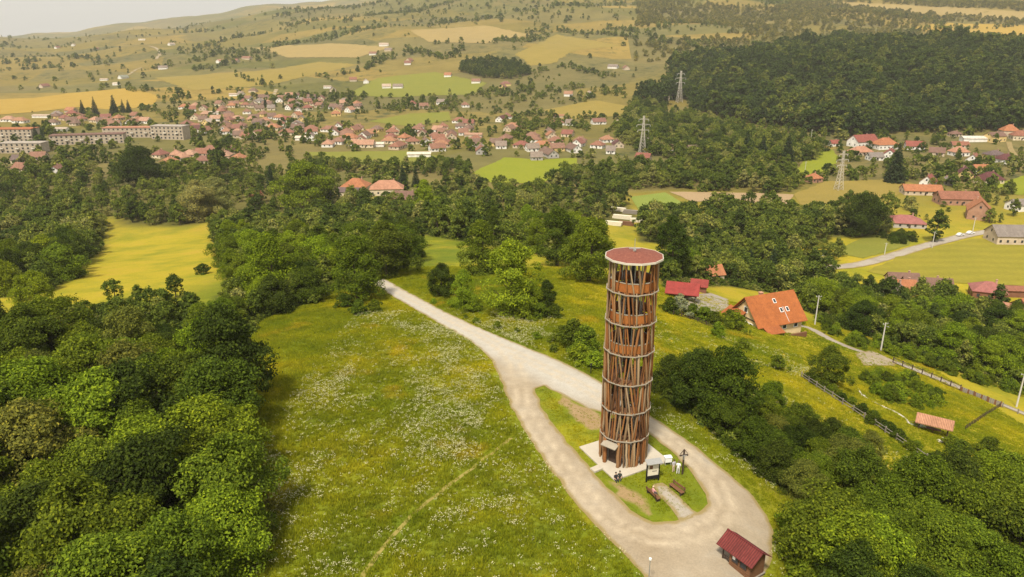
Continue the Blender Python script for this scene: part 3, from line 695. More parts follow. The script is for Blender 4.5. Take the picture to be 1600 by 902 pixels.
TOWN = [  # px, py of the foot, roof, wall, kind (h hip, g gable, s shed-like low barn), length
 (15,190,'peach','white','h',15),(33,192,'orange','white','h',15),(66,184,'pale','white','s',22),(84,195,'brown','white','h',12),(112,176,'orange','beige','g',15),(120,196,'brown','beige','h',12),(150,191,'peach','cream','h',11),(170,194,'rust','beige','g',12),(180,198,'rust','white','g',12),(212,184,'rust','beige','g',11),(97,205,'pale','white','s',14),(104,224,'grey','white','g',14),
 (62,250,'rust','cream','g',12),(28,255,'purple','cream','g',9),(92,272,'red','white','g',14),(36,268,'rust','beige','g',11),
 (290,170,'orange','white','h',15),(306,168,'peach','cream','h',12),(332,179,'pale','white','s',18),(365,150,'pale','white','s',13),(377,150,'grey','white','g',10),(388,157,'rust','white','g',11),(396,144,'brown','beige','h',13),(408,155,'brown','beige','g',13),(345,177,'rust','beige','h',13),(363,168,'orange','cream','h',12),(384,167,'rust','beige','h',13),(418,166,'brown','beige','g',14),(455,171,'rust','white','g',14),(466,176,'grey','white','g',13),(438,187,'orange','white','h',14),(371,189,'peach','white','h',14),(293,197,'red','beige','h',12),(338,189,'peach','white','g',11),(326,195,'pale','yellow','g',13),(309,206,'maroon','white','g',12),(322,208,'rust','white','g',10),(352,197,'brown','grey','h',11),(377,200,'rust','beige','h',15),(397,188,'brown','beige','g',13),(403,200,'purple','white','g',12),(428,203,'orange','cream','h',17),(448,211,'rust','cream','h',15),(466,204,'brown','beige','g',14),(472,219,'white','white','s',13),(372,211,'peach','white','h',13),(387,217,'rust','beige','g',13),(403,214,'rust','cream','g',14),(350,207,'peach','white','g',10),(252,246,'red','cream','h',12),(276,246,'peach','cream','h',12),(298,246,'peach','beige','h',12),(374,252,'orange','cream','h',11),(358,240,'maroon','beige','h',11),(318,244,'rust','beige','g',11),(330,238,'rust','cream','h',11),
 (487,155,'brown','white','g',11),(512,138,'pale','white','s',12),(520,143,'grey','beige','g',12),(604,138,'pale','white','g',14),(622,138,'grey','white','g',16),(500,168,'rust','beige','g',12),(530,172,'brown','beige','g',13),(525,181,'orange','yellow','h',13),(547,175,'peach','white','g',12),(645,165,'red','beige','h',12),(662,169,'rust','beige','g',13),(690,163,'grey','white','g',12),(517,206,'rust','white','h',19),(542,210,'rust','cream','h',14),(547,219,'orange','cream','h',18),(513,229,'peach','white','h',14),(572,230,'peach','cream','g',15),(592,229,'white','white','s',10),(609,224,'orange','cream','h',14),(622,232,'rust','beige','h',21),(632,219,'orange','beige','h',13),(660,212,'red','beige','g',14),(617,207,'peach','cream','g',12),(691,226,'rust','beige','h',16),(702,214,'brown','cream','g',16),(683,236,'rust','white','g',14),(655,245,'white','white','s',19),(487,219,'grey','white','g',13),(487,205,'rust','beige','h',14),(570,216,'brown','white','g',13),(560,203,'rust','cream','h',12),(530,225,'rust','white','h',12),(645,225,'rust','cream','h',12),
 (718,192,'rust','white','h',16),(733,196,'red','beige','g',11),(793,185,'red','white','h',15),(783,190,'maroon','white','g',14),(802,201,'orange','yellow','h',15),(727,167,'rust','white','h',13),(690,230,'orange','beige','h',14),(706,217,'rust','beige','g',16),(740,214,'peach','beige','s',18),(742,228,'brown','white','g',14),(752,240,'rust','grey','g',14),(790,220,'rust','beige','h',18),(815,231,'red','beige','h',14),(833,222,'rust','white','h',15),(848,231,'orange','beige','h',18),(868,224,'rust','cream','h',14),(858,244,'brown','grey','g',24),(838,250,'grey','grey','g',10),(783,232,'grey','white','g',10),(873,195,'rust','white','h',15),(889,196,'grey','white','g',9),(874,184,'orange','beige','s',16),(786,139,'red','yellow','g',12),(888,150,'orange','white','g',11),
 (906,224,'rust','cream','h',13),(896,237,'brown','white','g',18),(935,194,'red','white','g',16),(967,197,'pale','white','g',10),(948,222,'orange','white','h',13),(934,231,'rust','white','h',13),(954,240,'grey','white','g',9),(1005,222,'grey','white','g',12),(1005,252,'red','beige','g',12),(1046,236,'peach','white','h',15),(1086,239,'brown','beige','g',14),(921,150,'pale','white','g',10),(1040,158,'pale','beige','g',8),(965,230,'maroon','beige','g',11),
 (70,137,'red','beige','g',16),(90,76,'red','white','g',16),(193,123,'teal','white','g',18),(163,126,'pale','white','s',14),(182,133,'white','white','s',10),(255,108,'grey','white','g',18),(345,98,'peach','white','g',20),(386,93,'rust','beige','g',24),(368,97,'rust','beige','g',18),(222,63,'white','white','s',20),(268,71,'pale','white','g',18),(600,72,'pale','white','g',22),(583,86,'rust','white','g',17),(607,80,'grey','beige','g',17),(637,101,'red','white','g',13),(700,120,'orange','white','g',11),(744,130,'rust','white','g',14),(790,134,'red','yellow','h',17),(958,107,'grey','white','g',18),(978,109,'rust','beige','g',16),(552,127,'rust','beige','g',12),(572,130,'pale','white','g',12),(640,97,'rust','beige','g',14),(150,78,'rust','beige','g',16),(115,72,'pale','white','g',14),
]
ROOFW = {'h': 'hipped', 'g': 'gabled', 's': 'low'}
def quarter(px, py):
    if py < 125: return 'on the far hillside pastures'
    if px < 240: return 'around the pale apartment blocks'
    if py < 160: return 'on the slope above the village'
    if px < 480: return 'in the dense village below the wheat field'
    if px < 730: return 'in the village above the long meadow strip'
    if px < 920: return 'in the village above the bright green field'
    return 'near the valley pylon under the forest'
HC = {'g': (9.0, 3.0, 3.4), 'h': (9.5, 3.0, 3.2), 's': (7.0, 2.6, 1.2)}
for i, (px, py, rc, wc, k, L) in enumerate(TOWN):
    W, hw, rise = HC[k]; L = int(round(L / 2) * 2) * .92; W = min(W, L * .8)
    q = quarter(px, py); small = py < 125
    house(px, py, R(random.choice([-25, 8, 20, -8, 70, 100]) + random.uniform(-8, 8)) if k != 's' else R(random.uniform(-6, 6)), L, W, hw, rise, rc, wc,
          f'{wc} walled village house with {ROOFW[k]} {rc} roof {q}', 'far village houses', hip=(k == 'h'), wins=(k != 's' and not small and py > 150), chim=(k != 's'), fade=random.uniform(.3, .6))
frg = random.Random(77)
FILL = [[(300, 172), (400, 150), (480, 148), (485, 212), (430, 216), (380, 216), (300, 208)], [(485, 196), (600, 205), (720, 198), (800, 205), (900, 212), (925, 238), (840, 243), (700, 238), (600, 234), (485, 230)], [(490, 150), (560, 165), (560, 182), (490, 180)], [(80, 178), (230, 182), (230, 196), (80, 196)], [(240, 240), (385, 238), (390, 256), (245, 258)]]
for poly in FILL:
    pw_ = pxw(densify(poly, 3)); lo, hi = pw_.min(0), pw_.max(0); y = lo[1]
    while y < hi[1]:
        x = lo[0]
        while x < hi[0]:
            q = np.array([[x + frg.uniform(-7, 7), y + frg.uniform(-8, 8)]]); x += 21
            if not pip(pw_, q)[0] or frg.random() < .2: continue
            qx, qy = q[0]
            if any((qx - a) ** 2 + (qy - b) ** 2 < (r_ + 5.5) ** 2 for a, b, r_ in CLEAR_DISC): continue
            k = frg.choice('hhgg'); W, hw, rise = HC[k]; rc = frg.choice(['rust', 'rust', 'brown', 'peach', 'orange', 'rust', 'grey', 'red', 'brown']); wc = frg.choice(['cream', 'white', 'beige', 'white', 'yellow'])
            dyy = qy * CP + 95 * SP; ppx, ppy = 800 + FPX * qx / dyy, 451 - FPX * (qy * SP - 95 * CP) / dyy
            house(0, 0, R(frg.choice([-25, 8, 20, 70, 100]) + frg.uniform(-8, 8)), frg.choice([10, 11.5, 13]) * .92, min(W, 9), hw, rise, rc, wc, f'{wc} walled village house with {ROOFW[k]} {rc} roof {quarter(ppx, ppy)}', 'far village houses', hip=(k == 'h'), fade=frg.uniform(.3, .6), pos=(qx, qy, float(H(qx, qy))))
        y += 26
print('HOUSES', len(HOUSES))
# nearer houses, each looked at on its own
NEAR = [
 (1347,228,20,22,13,4.5,5,'red','white','g','large white house with red gabled roof at the forest edge'),
 (1343,242,14,17,10,3,4,'peach','beige','h','beige house with faded peach hipped roof below the large white house'),
 (1381,232,10,18,12,4,5,'orange','white','h','white house with orange hipped roof beside the spruce'),
 (1390,246,60,13,9,3,3.6,'red','white','g','small red roofed house hidden behind the spruce'),
 (1366,250,5,11,8,2.8,3,'grey','white','g','low white outbuilding with grey gable among the red roofs'),
 (1303,228,10,8,6,2.6,2.4,'red','white','g','tiny red roofed cottage near the forest road'),
 (1270,284,20,9,8,3,2.8,'orange','brick','h','small orange brick hut beside the ochre hayfield'),
 (1428,233,-15,14,10,3,3.6,'red','white','g','white house with bright red gabled roof by the round tree'),
 (1463,243,-30,11,8,3,3.4,'brown','beige','g','beige house with brown gable behind the garden trees'),
 (1491,213,5,10,7,2.6,2.4,'brown','beige','h','small brown roofed barn under the forest'),
 (1521,221,-3,21,8,3,1.6,'white','white','s','long white roofed shed under the forest'),
 (1553,221,15,15,10,5,3,'brown','yellow','g','tall yellow house beside the long white shed'),
 (1575,212,-10,13,11,5,5,'orange','beige','h','house with steep orange roof under the forest'),
 (1591,218,-10,13,10,4,4,'rust','cream','h','cream house with rust hipped roof under the forest'),
 (1498,231,-8,13,8,2.8,2.4,'rust','beige','g','low rust roofed barn with a black end wall'),
 (1497,243,10,12,10,3.4,4,'peach','white','h','white house with peach hipped roof in the side village'),
 (1520,255,50,12,9,3.2,4,'rust','white','g','white house with rust gabled roof in the side village'),
 (1552,250,0,13,10,4.5,3,'purple','yellow','h','pale yellow house with dull purple hipped roof'),
 (1569,255,5,12,9,3.6,3.6,'maroon','white','h','white house with maroon hipped roof by the village street'),
 (1506,279,65,11,9.5,3.6,4.4,'maroon','yellow','g','yellow gable house with maroon roof'),
 (1544,286,12,15,10,3,4.6,'maroon','cream','h','cream house with dark maroon hipped roof and terrace'),
 (1530,270,0,10,7,3,2.8,'orange','white','g','small orange roofed house behind the maroon roofs'),
 (1449,291,50,11,8,3.4,4,'red','white','g','white house with steep red gabled roof over the long orange barn'),
 (1438,303,-8,22,10,2.8,3,'orange','beige','g','long barn with low orange roof by the hayfield'),
 (1480,288,70,9,7,2.6,2.2,'grey','grey','g','grey roofed shed between the red and yellow houses'),
 (1493,318,-5,22,11,3.8,3.4,'rust','brick','g','long brick house with rust brown roof behind the orange gable'),
 (1527,340,62,14,11,5.2,5.2,'orange','brick','g','brick house with bright orange gabled roof and chimney'),
 (1590,378,-4,26,12,4.2,4.0,'grey','beige','g','long unfinished pale building with grey roof beside the road'),
 (1594,328,10,13,9,3.6,2.6,'grey','white','g','white house with dark grey roof behind the unfinished building'),
 (1412,352,-12,18,13,2.6,3,'pink','grey','h','low house with faded pink roof behind a dark hedge'),
 (1408,446,-8,11,6.5,2.6,2.6,'brown','beige','g','short barn with brown tiled roof beside the hay meadow'),
 (1446,454,-10,17,6.5,2.6,2.6,'brown','beige','g','long barn with brown tiled roof beside the hay meadow'),
 (1396,463,-6,8.5,8,3,2.6,'purple','white','h','small house with dull purple hipped roof beside the brown barn'),
 (1411,459,-6,7,6,3,2.6,'orange','brick','g','small orange roofed annexe beside the purple roof'),
 (1541,464,-22,11,9,3.4,2.8,'pink','wood','h','house with pinkish red metal roof beside the hay meadow'),
 (1588,462,-6,22,5,2.8,1.0,'rust','wood','s','long low open shed with rust brown roof'),
 (1562,487,-35,9,4.5,2.2,1.4,'peach','grey','s','small shed with tan roof among the trees'),
 (1604,492,20,9,8,3.6,3,'orange','brick','g','orange roofed brick house at the end of the shed'),
 (557,299,-6,16,12,4,4.4,'orange','cream','h','cream house with orange hipped roof among valley trees'),
 (548,305,-6,14,6,2.6,2.0,'purple','cream','s','low annexe with grey purple roof below the orange hipped house'),
 (605,303,6,20,11,4.2,4.4,'peach','cream','h','large cream house with weathered terracotta roof and yard'),
 (636,316,-8,15,8,2.6,4.0,'brown','wood','g','old wooden barn with brown gabled roof'),
 (401,312,40,6,5,2.6,2.6,'red','wood','g','small red cabin among the trees by the lower road'),
 (396,352,50,7,5,2.2,2.4,'grey','wood','g','small grey roofed hut with pale gutter among trees'),
 (1107,437,15,8,6,2.6,2.4,'orange','cream','g','orange roof of a hut showing between grove trees'),
]
for px, py, rz, L, W, hw, rise, rc, wc, k, lab in NEAR:
    house(px, py, R(rz), L, W, hw, rise, rc, wc, lab, 'houses of the valley village', hip=(k == 'h'), frames=False, chim=(k != 's'), wins=(k != 's'))
def block(px, py, rz, L, W, hgt, floors, roofc, label):
    p = hit1(px, py); root = empty('apartment_block', p, R(rz), label, 'apartment block', 'apartment blocks')
    mb = MB().box((0, 0, hgt / 2 - .5), (L, W, hgt + 1)); wl = mb.build('wall', 'plaster', root); wl.color = (.40, .33, .245, 1)
    rf = MB().box((0, 0, hgt + .25), (L + .6, W + .6, .5)).build('roof', 'roof_tile', root); rf.color = (*ROOFC[roofc], 1)
    n = int(L / 4)
    for f in range(floors):
        for k in range(n):
            link_obj('window', WINM, root, ((k + .5) * L / n - L / 2, -W / 2 - .03, (f + .55) * hgt / floors)).scale = (1.5, 1, 1.15)
    for k in range(0, n, 3):
        MB().box(((k + .5) * L / n - L / 2, -W / 2 - .6, hgt * .5), (3, 1.2, .9)).build('balcony', 'pale_board', root)
    CLEAR_DISC.append((p.x, p.y, L * .5)); return root
block(24, 220, 2, 40, 14, 11, 4, 'orange', 'pale apartment block with orange tiled flat roof')
block(40, 238, 2, 34, 12, 8, 3, 'pale', 'low cream flat roofed block below the orange roofed one')
block(140, 224, 14, 60, 12, 8, 3, 'brown', 'long pale apartment block with brown flat roof')
block(205, 214, 3, 46, 12, 9, 3, 'peach', 'pale apartment block with peach flat roof beside the long one')
block(268, 217, -8, 32, 12, 12, 4, 'pale', 'whitish four storey apartment block at the row end')

# ------------------------------------------------------------------ the orange house on the slope
def orange_house():
    p = hit1(1196, 508); p.z -= .2; rz = R(22)
    root = empty('house', p, rz, 'cream house with large bright orange tiled roof and roof windows', 'house')
    wm, rm = house_meshes(13.0, 10.0, 3.3, 5.0, False, .9)
    wl = link_obj('wall', wm, root); wl.color = (.66, .50, .27, 1)
    rf = link_obj('roof', rm, root); rf.color = (.37, .115, .03, 1)
    slope = math.atan2(5.0, 5.0)
    for x, y in ((1.2, -3.3), (3.0, -3.3), (.4, -1.5)):                # roof windows
        z = 3.3 + 5.0 * (1 - abs(y) / 5.0) + .16
        f = MB().box((0, 0, .06), (.85, 1.2, .12)).build('roof_window', 'white_paint', rf, loc=(x, y, z), rot=(slope, 0, 0))
        MB().box((0, 0, .10), (.62, .95, .09)).build('pane', 'window_glass', f)
    MB().tube([(2.0, -5.6, 2.75), (2.0, -2.8, 5.75)], .09, 8).build('vent_pipe', 'galvanised', rf)
    c = MB().box((0, 0, 0), (.8, .8, 1.7)).box((0, 0, .9), (1.0, 1.0, .16)).build('chimney', 'plaster', rf, loc=(-1.5, 1.2, 7.6)); c.color = (.45, .24, .15, 1)
    # lower lean-to roof in front
    V = [(-6.0, -8.4, 1.75), (-1.4, -8.4, 1.75), (-1.4, -5.02, 2.95), (-6.0, -5.02, 2.95)]; V += [(x, y, z - .16) for x, y, z in V]
    lr = mesh_obj('porch_roof', V, [(0, 1, 2, 3), (7, 6, 5, 4), (0, 4, 5, 1), (1, 5, 6, 2), (2, 6, 7, 3), (3, 7, 4, 0)], 'roof_tile', root); lr.color = (.34, .105, .03, 1)
    for x in (-5.8, -3.7, -1.6): MB().box((x, -8.1, .2), (.18, .18, 2.7)).build('porch_post', 'dark_wood', root)
    MB().box((2.6, -6.6, -.7), (8.4, .4, 1.3)).build('retaining_wall', 'brown_wood', root)
    for x in (1.2, 4.6):
        wd = link_obj('window', WINM, root, (x, -5.03, 1.7)); link_obj('frame', FRAMEM, wd, (0, -.02, 0))
    for y in (-2.4, -.9):
        wd = link_obj('window', WINM, root, (-6.53, y, 1.7), (0, 0, R(90))); link_obj('frame', FRAMEM, wd)
    wd = link_obj('window', WINM, root, (-6.53, 0, 5.2), (0, 0, R(90))); link_obj('frame', FRAMEM, wd)
    for s in (-1, 1):                                                    # half timbering on the gable
        MB().bar((-6.55, s * 4.6, 3.35), (-6.55, s * .2, 7.6), .16).build('timber', 'dark_wood', root)
    MB().bar((-6.55, -4.6, 3.35), (-6.55, 4.6, 3.35), .18).build('timber', 'dark_wood', root)
    # second gable towards the yard
    V = [(-7.4, .4, 2.6), (-7.4, 5.2, 2.6), (-10.6, 5.2, 1.6), (-10.6, .4, 1.6)]
    a = mesh_obj('veranda_roof', [(-10.4, -.3, 2.3), (-6.6, -.3, 4.6), (-6.6, 5.6, 4.6), (-10.4, 5.6, 2.3), (-10.4, -.3, 2.12), (-6.6, -.3, 4.42), (-6.6, 5.6, 4.42), (-10.4, 5.6, 2.12)],
                 [(0, 1, 2, 3), (7, 6, 5, 4), (0, 4, 5, 1), (1, 5, 6, 2), (2, 6, 7, 3), (3, 7, 4, 0)], 'roof_tile', root); a.color = (.34, .105, .03, 1)
    for y in (0, 2.6, 5.2): MB().box((-10.1, y, .8), (.22, .22, 3.1)).build('veranda_post', 'dark_wood', root)
    b = MB().box((-8.2, 2.6, 1.2), (2.9, 5.0, 3.0)).build('veranda_wall', 'plaster', root); b.color = (.62, .46, .24, 1)
    CLEAR_DISC.append((p.x, p.y, 8.5)); CLEAR_DISC.append((p.x - 3, p.y - 8, 4))
orange_house()
def pavilion():
    p = hit1(1066, 466); root = empty('pavilion', p, R(-18), 'dark wooden pavilion with red gabled roof at the gravel yard', 'pavilion')
    wm, rm = house_meshes(7.0, 5.0, 2.4, 1.7, False, .7)
    rf = link_obj('roof', rm, root); rf.color = (.27, .04, .032, 1)
    for x in (-3.3, 0, 3.3):
        for y in (-2.3, 2.3): MB().box((x, y, 1.0), (.2, .2, 3.0)).build('post', 'dark_wood', root)
    MB().box((0, 2.3, .5), (6.6, .12, 1.5)).build('panel', 'dark_wood', root); MB().box((-3.3, 0, .5), (.12, 4.4, 1.5)).build('panel', 'dark_wood', root)
    MB().box((0, 0, .45), (3.0, 1.0, .1)).box((0, 0, .2), (.5, .5, .5)).build('table', 'brown_wood', root)
    CLEAR_DISC.append((p.x, p.y, 5))
    q = hit1(1092, 455); r2 = empty('shed', q, R(-18), 'small shed with red roof adjoining the wooden pavilion', 'shed')
    wm, rm = house_meshes(4.0, 3.2, 2.2, 1.2, False, .5); a = link_obj('wall', wm, r2); a.color = (.18, .08, .05, 1); b = link_obj('roof', rm, r2); b.color = (.26, .045, .035, 1)
    CLEAR_DISC.append((q.x, q.y, 3))
pavilion()
def garden_shed():
    p = hit1(1457, 676); root = empty('garden_shelter', p, R(-33), 'open garden shelter with tan tiled roof on wooden posts', 'shelter')
    wm, rm = house_meshes(4.6, 2.4, 2.1, .75, False, .45); rf = link_obj('roof', rm, root); rf.color = (.40, .20, .115, 1)
    for x in (-2.1, 2.1):
        for y in (-1.1, 1.1): MB().box((x, y, .8), (.14, .14, 2.6)).build('post', 'dark_wood', root)
    MB().box((0, 0, .7), (2.2, .8, .07)).build('table_top', 'brown_wood', root); MB().box((0, 0, .2), (.2, .5, 1.0)).build('table_leg', 'brown_wood', root)
    CLEAR_DISC.append((p.x, p.y, 3.4))
    q = hit1(1432, 664); mb = MB(); n = 18
    ring = [(1.6 * math.cos(6.283 * k / n) * (1 + .08 * math.sin(3 * k)), 1.1 * math.sin(6.283 * k / n), .05) for k in range(n)]
    for x, y, z in ring: pass
    V = ring + [(x * .94, y * .94, .14) for x, y, z in ring] + [(x * .8, y * .8, .06) for x, y, z in ring]
    F = [(k, (k + 1) % n, n + (k + 1) % n, n + k) for k in range(n)] + [(n + k, n + (k + 1) % n, 2 * n + (k + 1) % n, 2 * n + k) for k in range(n)] + [tuple(range(2 * n, 3 * n))]
    V = [(x, y, float(H(q.x + x, q.y + y)) - q.z + z - (.0 if i >= n else .15)) for i, (x, y, z) in enumerate(V)]
    o = mesh_obj('garden_pond', V, F, 'pond', None, True, q); tag(o, 'oval grey green garden pond beside the tiled shelter', 'pond')
    CLEAR_DISC.append((q.x, q.y, 2.2))
    for px, py, s in ((1468, 690, .55), (1474, 686, .4), (1349, 619, .4)):
        g = hit1(px, py); bm = bmesh.new(); bmesh.ops.create_icosphere(bm, subdivisions=2, radius=s)
        for v in bm.verts: v.co *= 1 + .25 * (random.random() - .5); v.co.z *= .6
        me = bpy.data.meshes.new('boulder'); bm.to_mesh(me); bm.free(); me.materials.append(MATS['stone'])
        tag(link_obj('boulder', me, None, g), 'pale boulder lying in the fenced garden', 'boulder', 'garden boulders')
m_simple('pond', (.20, .22, .15), .25, .2, 1, .1)
garden_shed()

# ------------------------------------------------------------------ the log tower
TB = hit1(973, 713); TB.z = 0
def tower():
    root = empty('observation_tower', TB, 0, 'tall round observation tower of slanted logs with red twelve sided roof', 'tower')
    r0, ST, NS = 2.72, 3.65, 7; rr = random.Random(3)
    logs = []
    for v_ in range(4):                                                  # four log shapes shared by all
        mb = MB(); r_ = [.105, .125, .11, .14][v_]; q = random.Random(v_)
        mb.tube([(q.uniform(-.03, .03) if 0 < k < 4 else 0, q.uniform(-.03, .03) if 0 < k < 4 else 0, (k / 4 - .5)) for k in range(5)], [r_, r_ * .97, r_ * 1.04, r_ * .95, r_ * .9], 7)
        logs.append(mb.build('log', 'log', link=False, smooth=True).data)
    def log(a0, z0, a1, z1, rad, fat=1.0):
        p0 = Vector((math.cos(a0) * rad, math.sin(a0) * rad, z0)); p1 = Vector((math.cos(a1) * rad, math.sin(a1) * rad, z1)); dv = p1 - p0
        o = link_obj('log', rr.choice(logs), root, (p0 + p1) / 2); o.rotation_euler = dv.to_track_quat('Z', 'Y').to_euler(); o.scale = (fat, fat, dv.length)
    DOOR = R(-90 - 40)
    for s in range(NS):
        n = [52, 50, 48, 44, 38, 32, 24][s]
        for k in range(n):
            a = 6.28318 * (k + rr.uniform(-.28, .28)) / n + s * .1
            lean = -rr.uniform(.04, .27) if rr.random() < .72 else rr.uniform(.02, .2)
            if s == 0:
                lean *= .35
                if abs((a - lean / 2 - DOOR + math.pi) % 6.28318 - math.pi) < .30: continue
            z0 = s * ST - .15 if s else -.2; z1 = (s + 1) * ST + (.18 if s < NS - 1 else .0)
            log(a - lean / 2, z0, a + lean / 2, z1, r0 + rr.uniform(-.10, .10), rr.uniform(.7, 1.1) * (1.25 if s == 0 else 1))
    for sgn in (-1, 1): log(DOOR + sgn * .33, -.2, DOOR + sgn * .33, 3.5, r0 + .12, 1.7)
    seg = 2 * (r0 + .24) * math.sin(math.pi / 12) + .10
    beam = MB().box((0, 0, 0), (seg, .10, .11)).build('ring_beam', 'ring_timber', link=False).data
    for s in range(1, NS):
        for k in range(12):
            a = 6.28318 * (k + .5) / 12 + .1; q = (r0 + .24) * math.cos(math.pi / 12)
            link_obj('ring_beam', beam, root, (math.cos(a) * q, math.sin(a) * q, s * ST + rr.uniform(-.03, .03)), (0, 0, a + R(90)))
        mb = MB(); n = 24; V = [(r * math.cos(6.28318 * k / n), r * math.sin(6.28318 * k / n), z) for r, z in ((2.55, 0), (2.55, .14), (1.15, .14), (1.15, 0)) for k in range(n)]
        mb.add(V, [(j * n + k, j * n + (k + 1) % n, ((j + 1) % 4) * n + (k + 1) % n, ((j + 1) % 4) * n + k) for j in range(4) for k in range(n)])
        mb.build('deck', 'brown_wood', root, loc=(0, 0, s * ST - .2))
    pw = 2 * 2.50 * math.sin(math.pi / 12) - .04
    pan = MB().box((0, 0, 0), (pw, .07, 1.02)).build('parapet_panel', 'panel_board', link=False).data
    rail = MB().box((0, 0, 0), (pw + .04, .14, .08)).build('hand_rail', 'ring_timber', link=False).data
    for s in (4, 5, 6):
        for k in range(12):
            a = 6.28318 * (k + .5) / 12 + .1; q = 2.50 * math.cos(math.pi / 12)
            o = link_obj('parapet_panel', pan, root, (math.cos(a) * q, math.sin(a) * q, s * ST + .62), (0, 0, a + R(90)))
            link_obj('hand_rail', rail, o, (0, 0, .56))
    for k in range(8):
        a = 6.28318 * k / 8; MB().tube([(0, 0, 0), (0, 0, NS * ST)], .07, 8).build('inner_post', 'galvanised', root, loc=(math.cos(a) * 1.2, math.sin(a) * 1.2, 0))
    tread = MB().box((.62, 0, 0), (1.0, .34, .06)).build('stair_tread', 'brown_wood', link=False).data
    for k in range(7 * 16 - 8): link_obj('stair_tread', tread, root, (0, 0, .25 + k * ST / 16), (0, 0, k * 6.28318 / 16))
    MB().tube([(0, 0, 0), (0, 0, NS * ST)], .16, 10).build('stair_column', 'dark_metal', root)
    # roof: low twelve sided pyramid
    zr = NS * ST; n = 12; V = [(3.2 * math.cos(6.28318 * k / n + .1), 3.2 * math.sin(6.28318 * k / n + .1), zr) for k in range(n)]
    V += [(x, y, z + .10) for x, y, z in V] + [(0, 0, zr + .62), (0, 0, zr)]
    F = [(k, (k + 1) % n, n + (k + 1) % n, n + k) for k in range(n)] + [(n + k, n + (k + 1) % n, 2 * n) for k in range(n)] + [((k + 1) % n, k, 2 * n + 1) for k in range(n)]
    rf = mesh_obj('roof', V, F, 'shingle_red', root)
    fl = 2 * 3.24 * math.sin(math.pi / 12); fas = MB().box((0, 0, 0), (fl + .02, .08, .22)).build('fascia', 'pale_board', link=False).data
    for k in range(12):
        a = 6.28318 * (k + .5) / 12 + .1; q = 3.245 * math.cos(math.pi / 12); link_obj('fascia', fas, rf, (math.cos(a) * q, math.sin(a) * q, zr + .0), (0, 0, a + R(90)))
        mb = MB().bar((math.cos(a) * .3, math.sin(a) * .3, zr - .12), (math.cos(a) * 3.0, math.sin(a) * 3.0, zr - .12), .12, .16); mb.build('rafter', 'brown_wood', rf)
    mb = MB().box((0, 0, zr + .72), (.3, .3, .28)).tube([(0, 0, zr + .6), (0, 0, zr + 2.0)], .035, 6).bar((-.62, 0, zr + .9), (.62, 0, zr + .9), .12, .08).bar((0, -.5, zr + .82), (0, .5, zr + .82), .12, .08)
    mb.build('finial', 'galvanised', rf)
    # doorway
    q = r0 - .12; ce, se = math.cos(DOOR), math.sin(DOOR)
    MB().box((0, 0, 0), (1.4, .12, 2.5)).build('door', 'dark_wood', root, loc=(ce * (q - .5), se * (q - .5), 1.25), rot=(0, 0, DOOR + R(90)))
    MB().box((0, 0, 0), (2.0, .95, .12)).build('door_canopy', 'ring_timber', root, loc=(ce * (q + .55), se * (q + .55), 3.05), rot=(R(18), 0, DOOR + R(90)))
tower()
CLEAR_DISC.append((TB.x, TB.y, 3.5))
# concrete slab under the tower
A, B, Cc = hit1(905, 700), hit1(960, 752), hit1(1046, 722); Dd = A + Cc - B
PLAT = np.array([(q.x, q.y) for q in (A, B, Cc, Dd)])
V = [(q.x, q.y, z) for z in (-.4, .16) for q in (A, B, Cc, Dd)]
pl = mesh_obj('concrete_platform', V, [(3, 2, 1, 0), (4, 5, 6, 7), (0, 1, 5, 4), (1, 2, 6, 5), (2, 3, 7, 6), (3, 0, 4, 7)], 'concrete')
tag(pl, 'square pale concrete platform under the log tower', 'platform'); CLEAR_POLY.append(PLAT)
st = hit1(932, 734); tag(MB().box((0, 0, .08), (1.3, .9, .3), R(35)).build('step_slab', 'concrete', loc=st), 'small concrete step slab at the platform edge', 'step')

# ------------------------------------------------------------------ board, cross, benches, kiosk, lamp, bin
def info_board():
    p = hit1(1019, 752); root = empty('information_board', p, R(14), 'tall black framed information board with grey roof beside the platform', 'information board')
    for x in (-.75, .75): MB().box((x, 0, 1.2), (.14, .14, 2.8)).build('post', 'dark_metal', root)
    sh = MB().box((0, 0, 1.55), (1.36, .08, 1.5)).build('panel', 'board_sheet', root)
    MB().box((-.25, -.045, 1.9), (.4, .01, .45)).build('picture', 'brown_wood', sh); MB().box((.2, -.045, 1.35), (.6, .01, .12)).build('picture', 'grey_wood', sh)
    MB().box((0, 0, .55), (1.36, .12, .42)).build('lower_panel', 'dark_metal', root)
    MB().box((0, 0, 0), (1.9, .9, .07)).build('roof', 'galvanised', root, loc=(0, -.1, 2.68), rot=(R(14), 0, 0))
    CLEAR_DISC.append((p.x, p.y, 1))
info_board()
def cross():
    p = hit1(1066, 741); root = empty('wayside_cross', p, R(10), 'tall dark wayside cross beside the gravel road', 'cross')
    MB().box((0, 0, 1.55), (.16, .16, 3.5)).build('upright', 'dark_wood', root); MB().box((0, .01, 2.55), (1.05, .14, .15)).build('cross_arm', 'dark_wood', root)
    MB().box((0, -.12, 2.35), (.14, .06, .62)).box((0, -.12, 2.55), (.6, .05, .07)).build('figure', 'galvanised', root)
    MB().bar((-.45, 0, 2.75), (0, 0, 3.35), .06).bar((.45, 0, 2.75), (0, 0, 3.35), .06).build('little_roof', 'dark_wood', root)
cross()
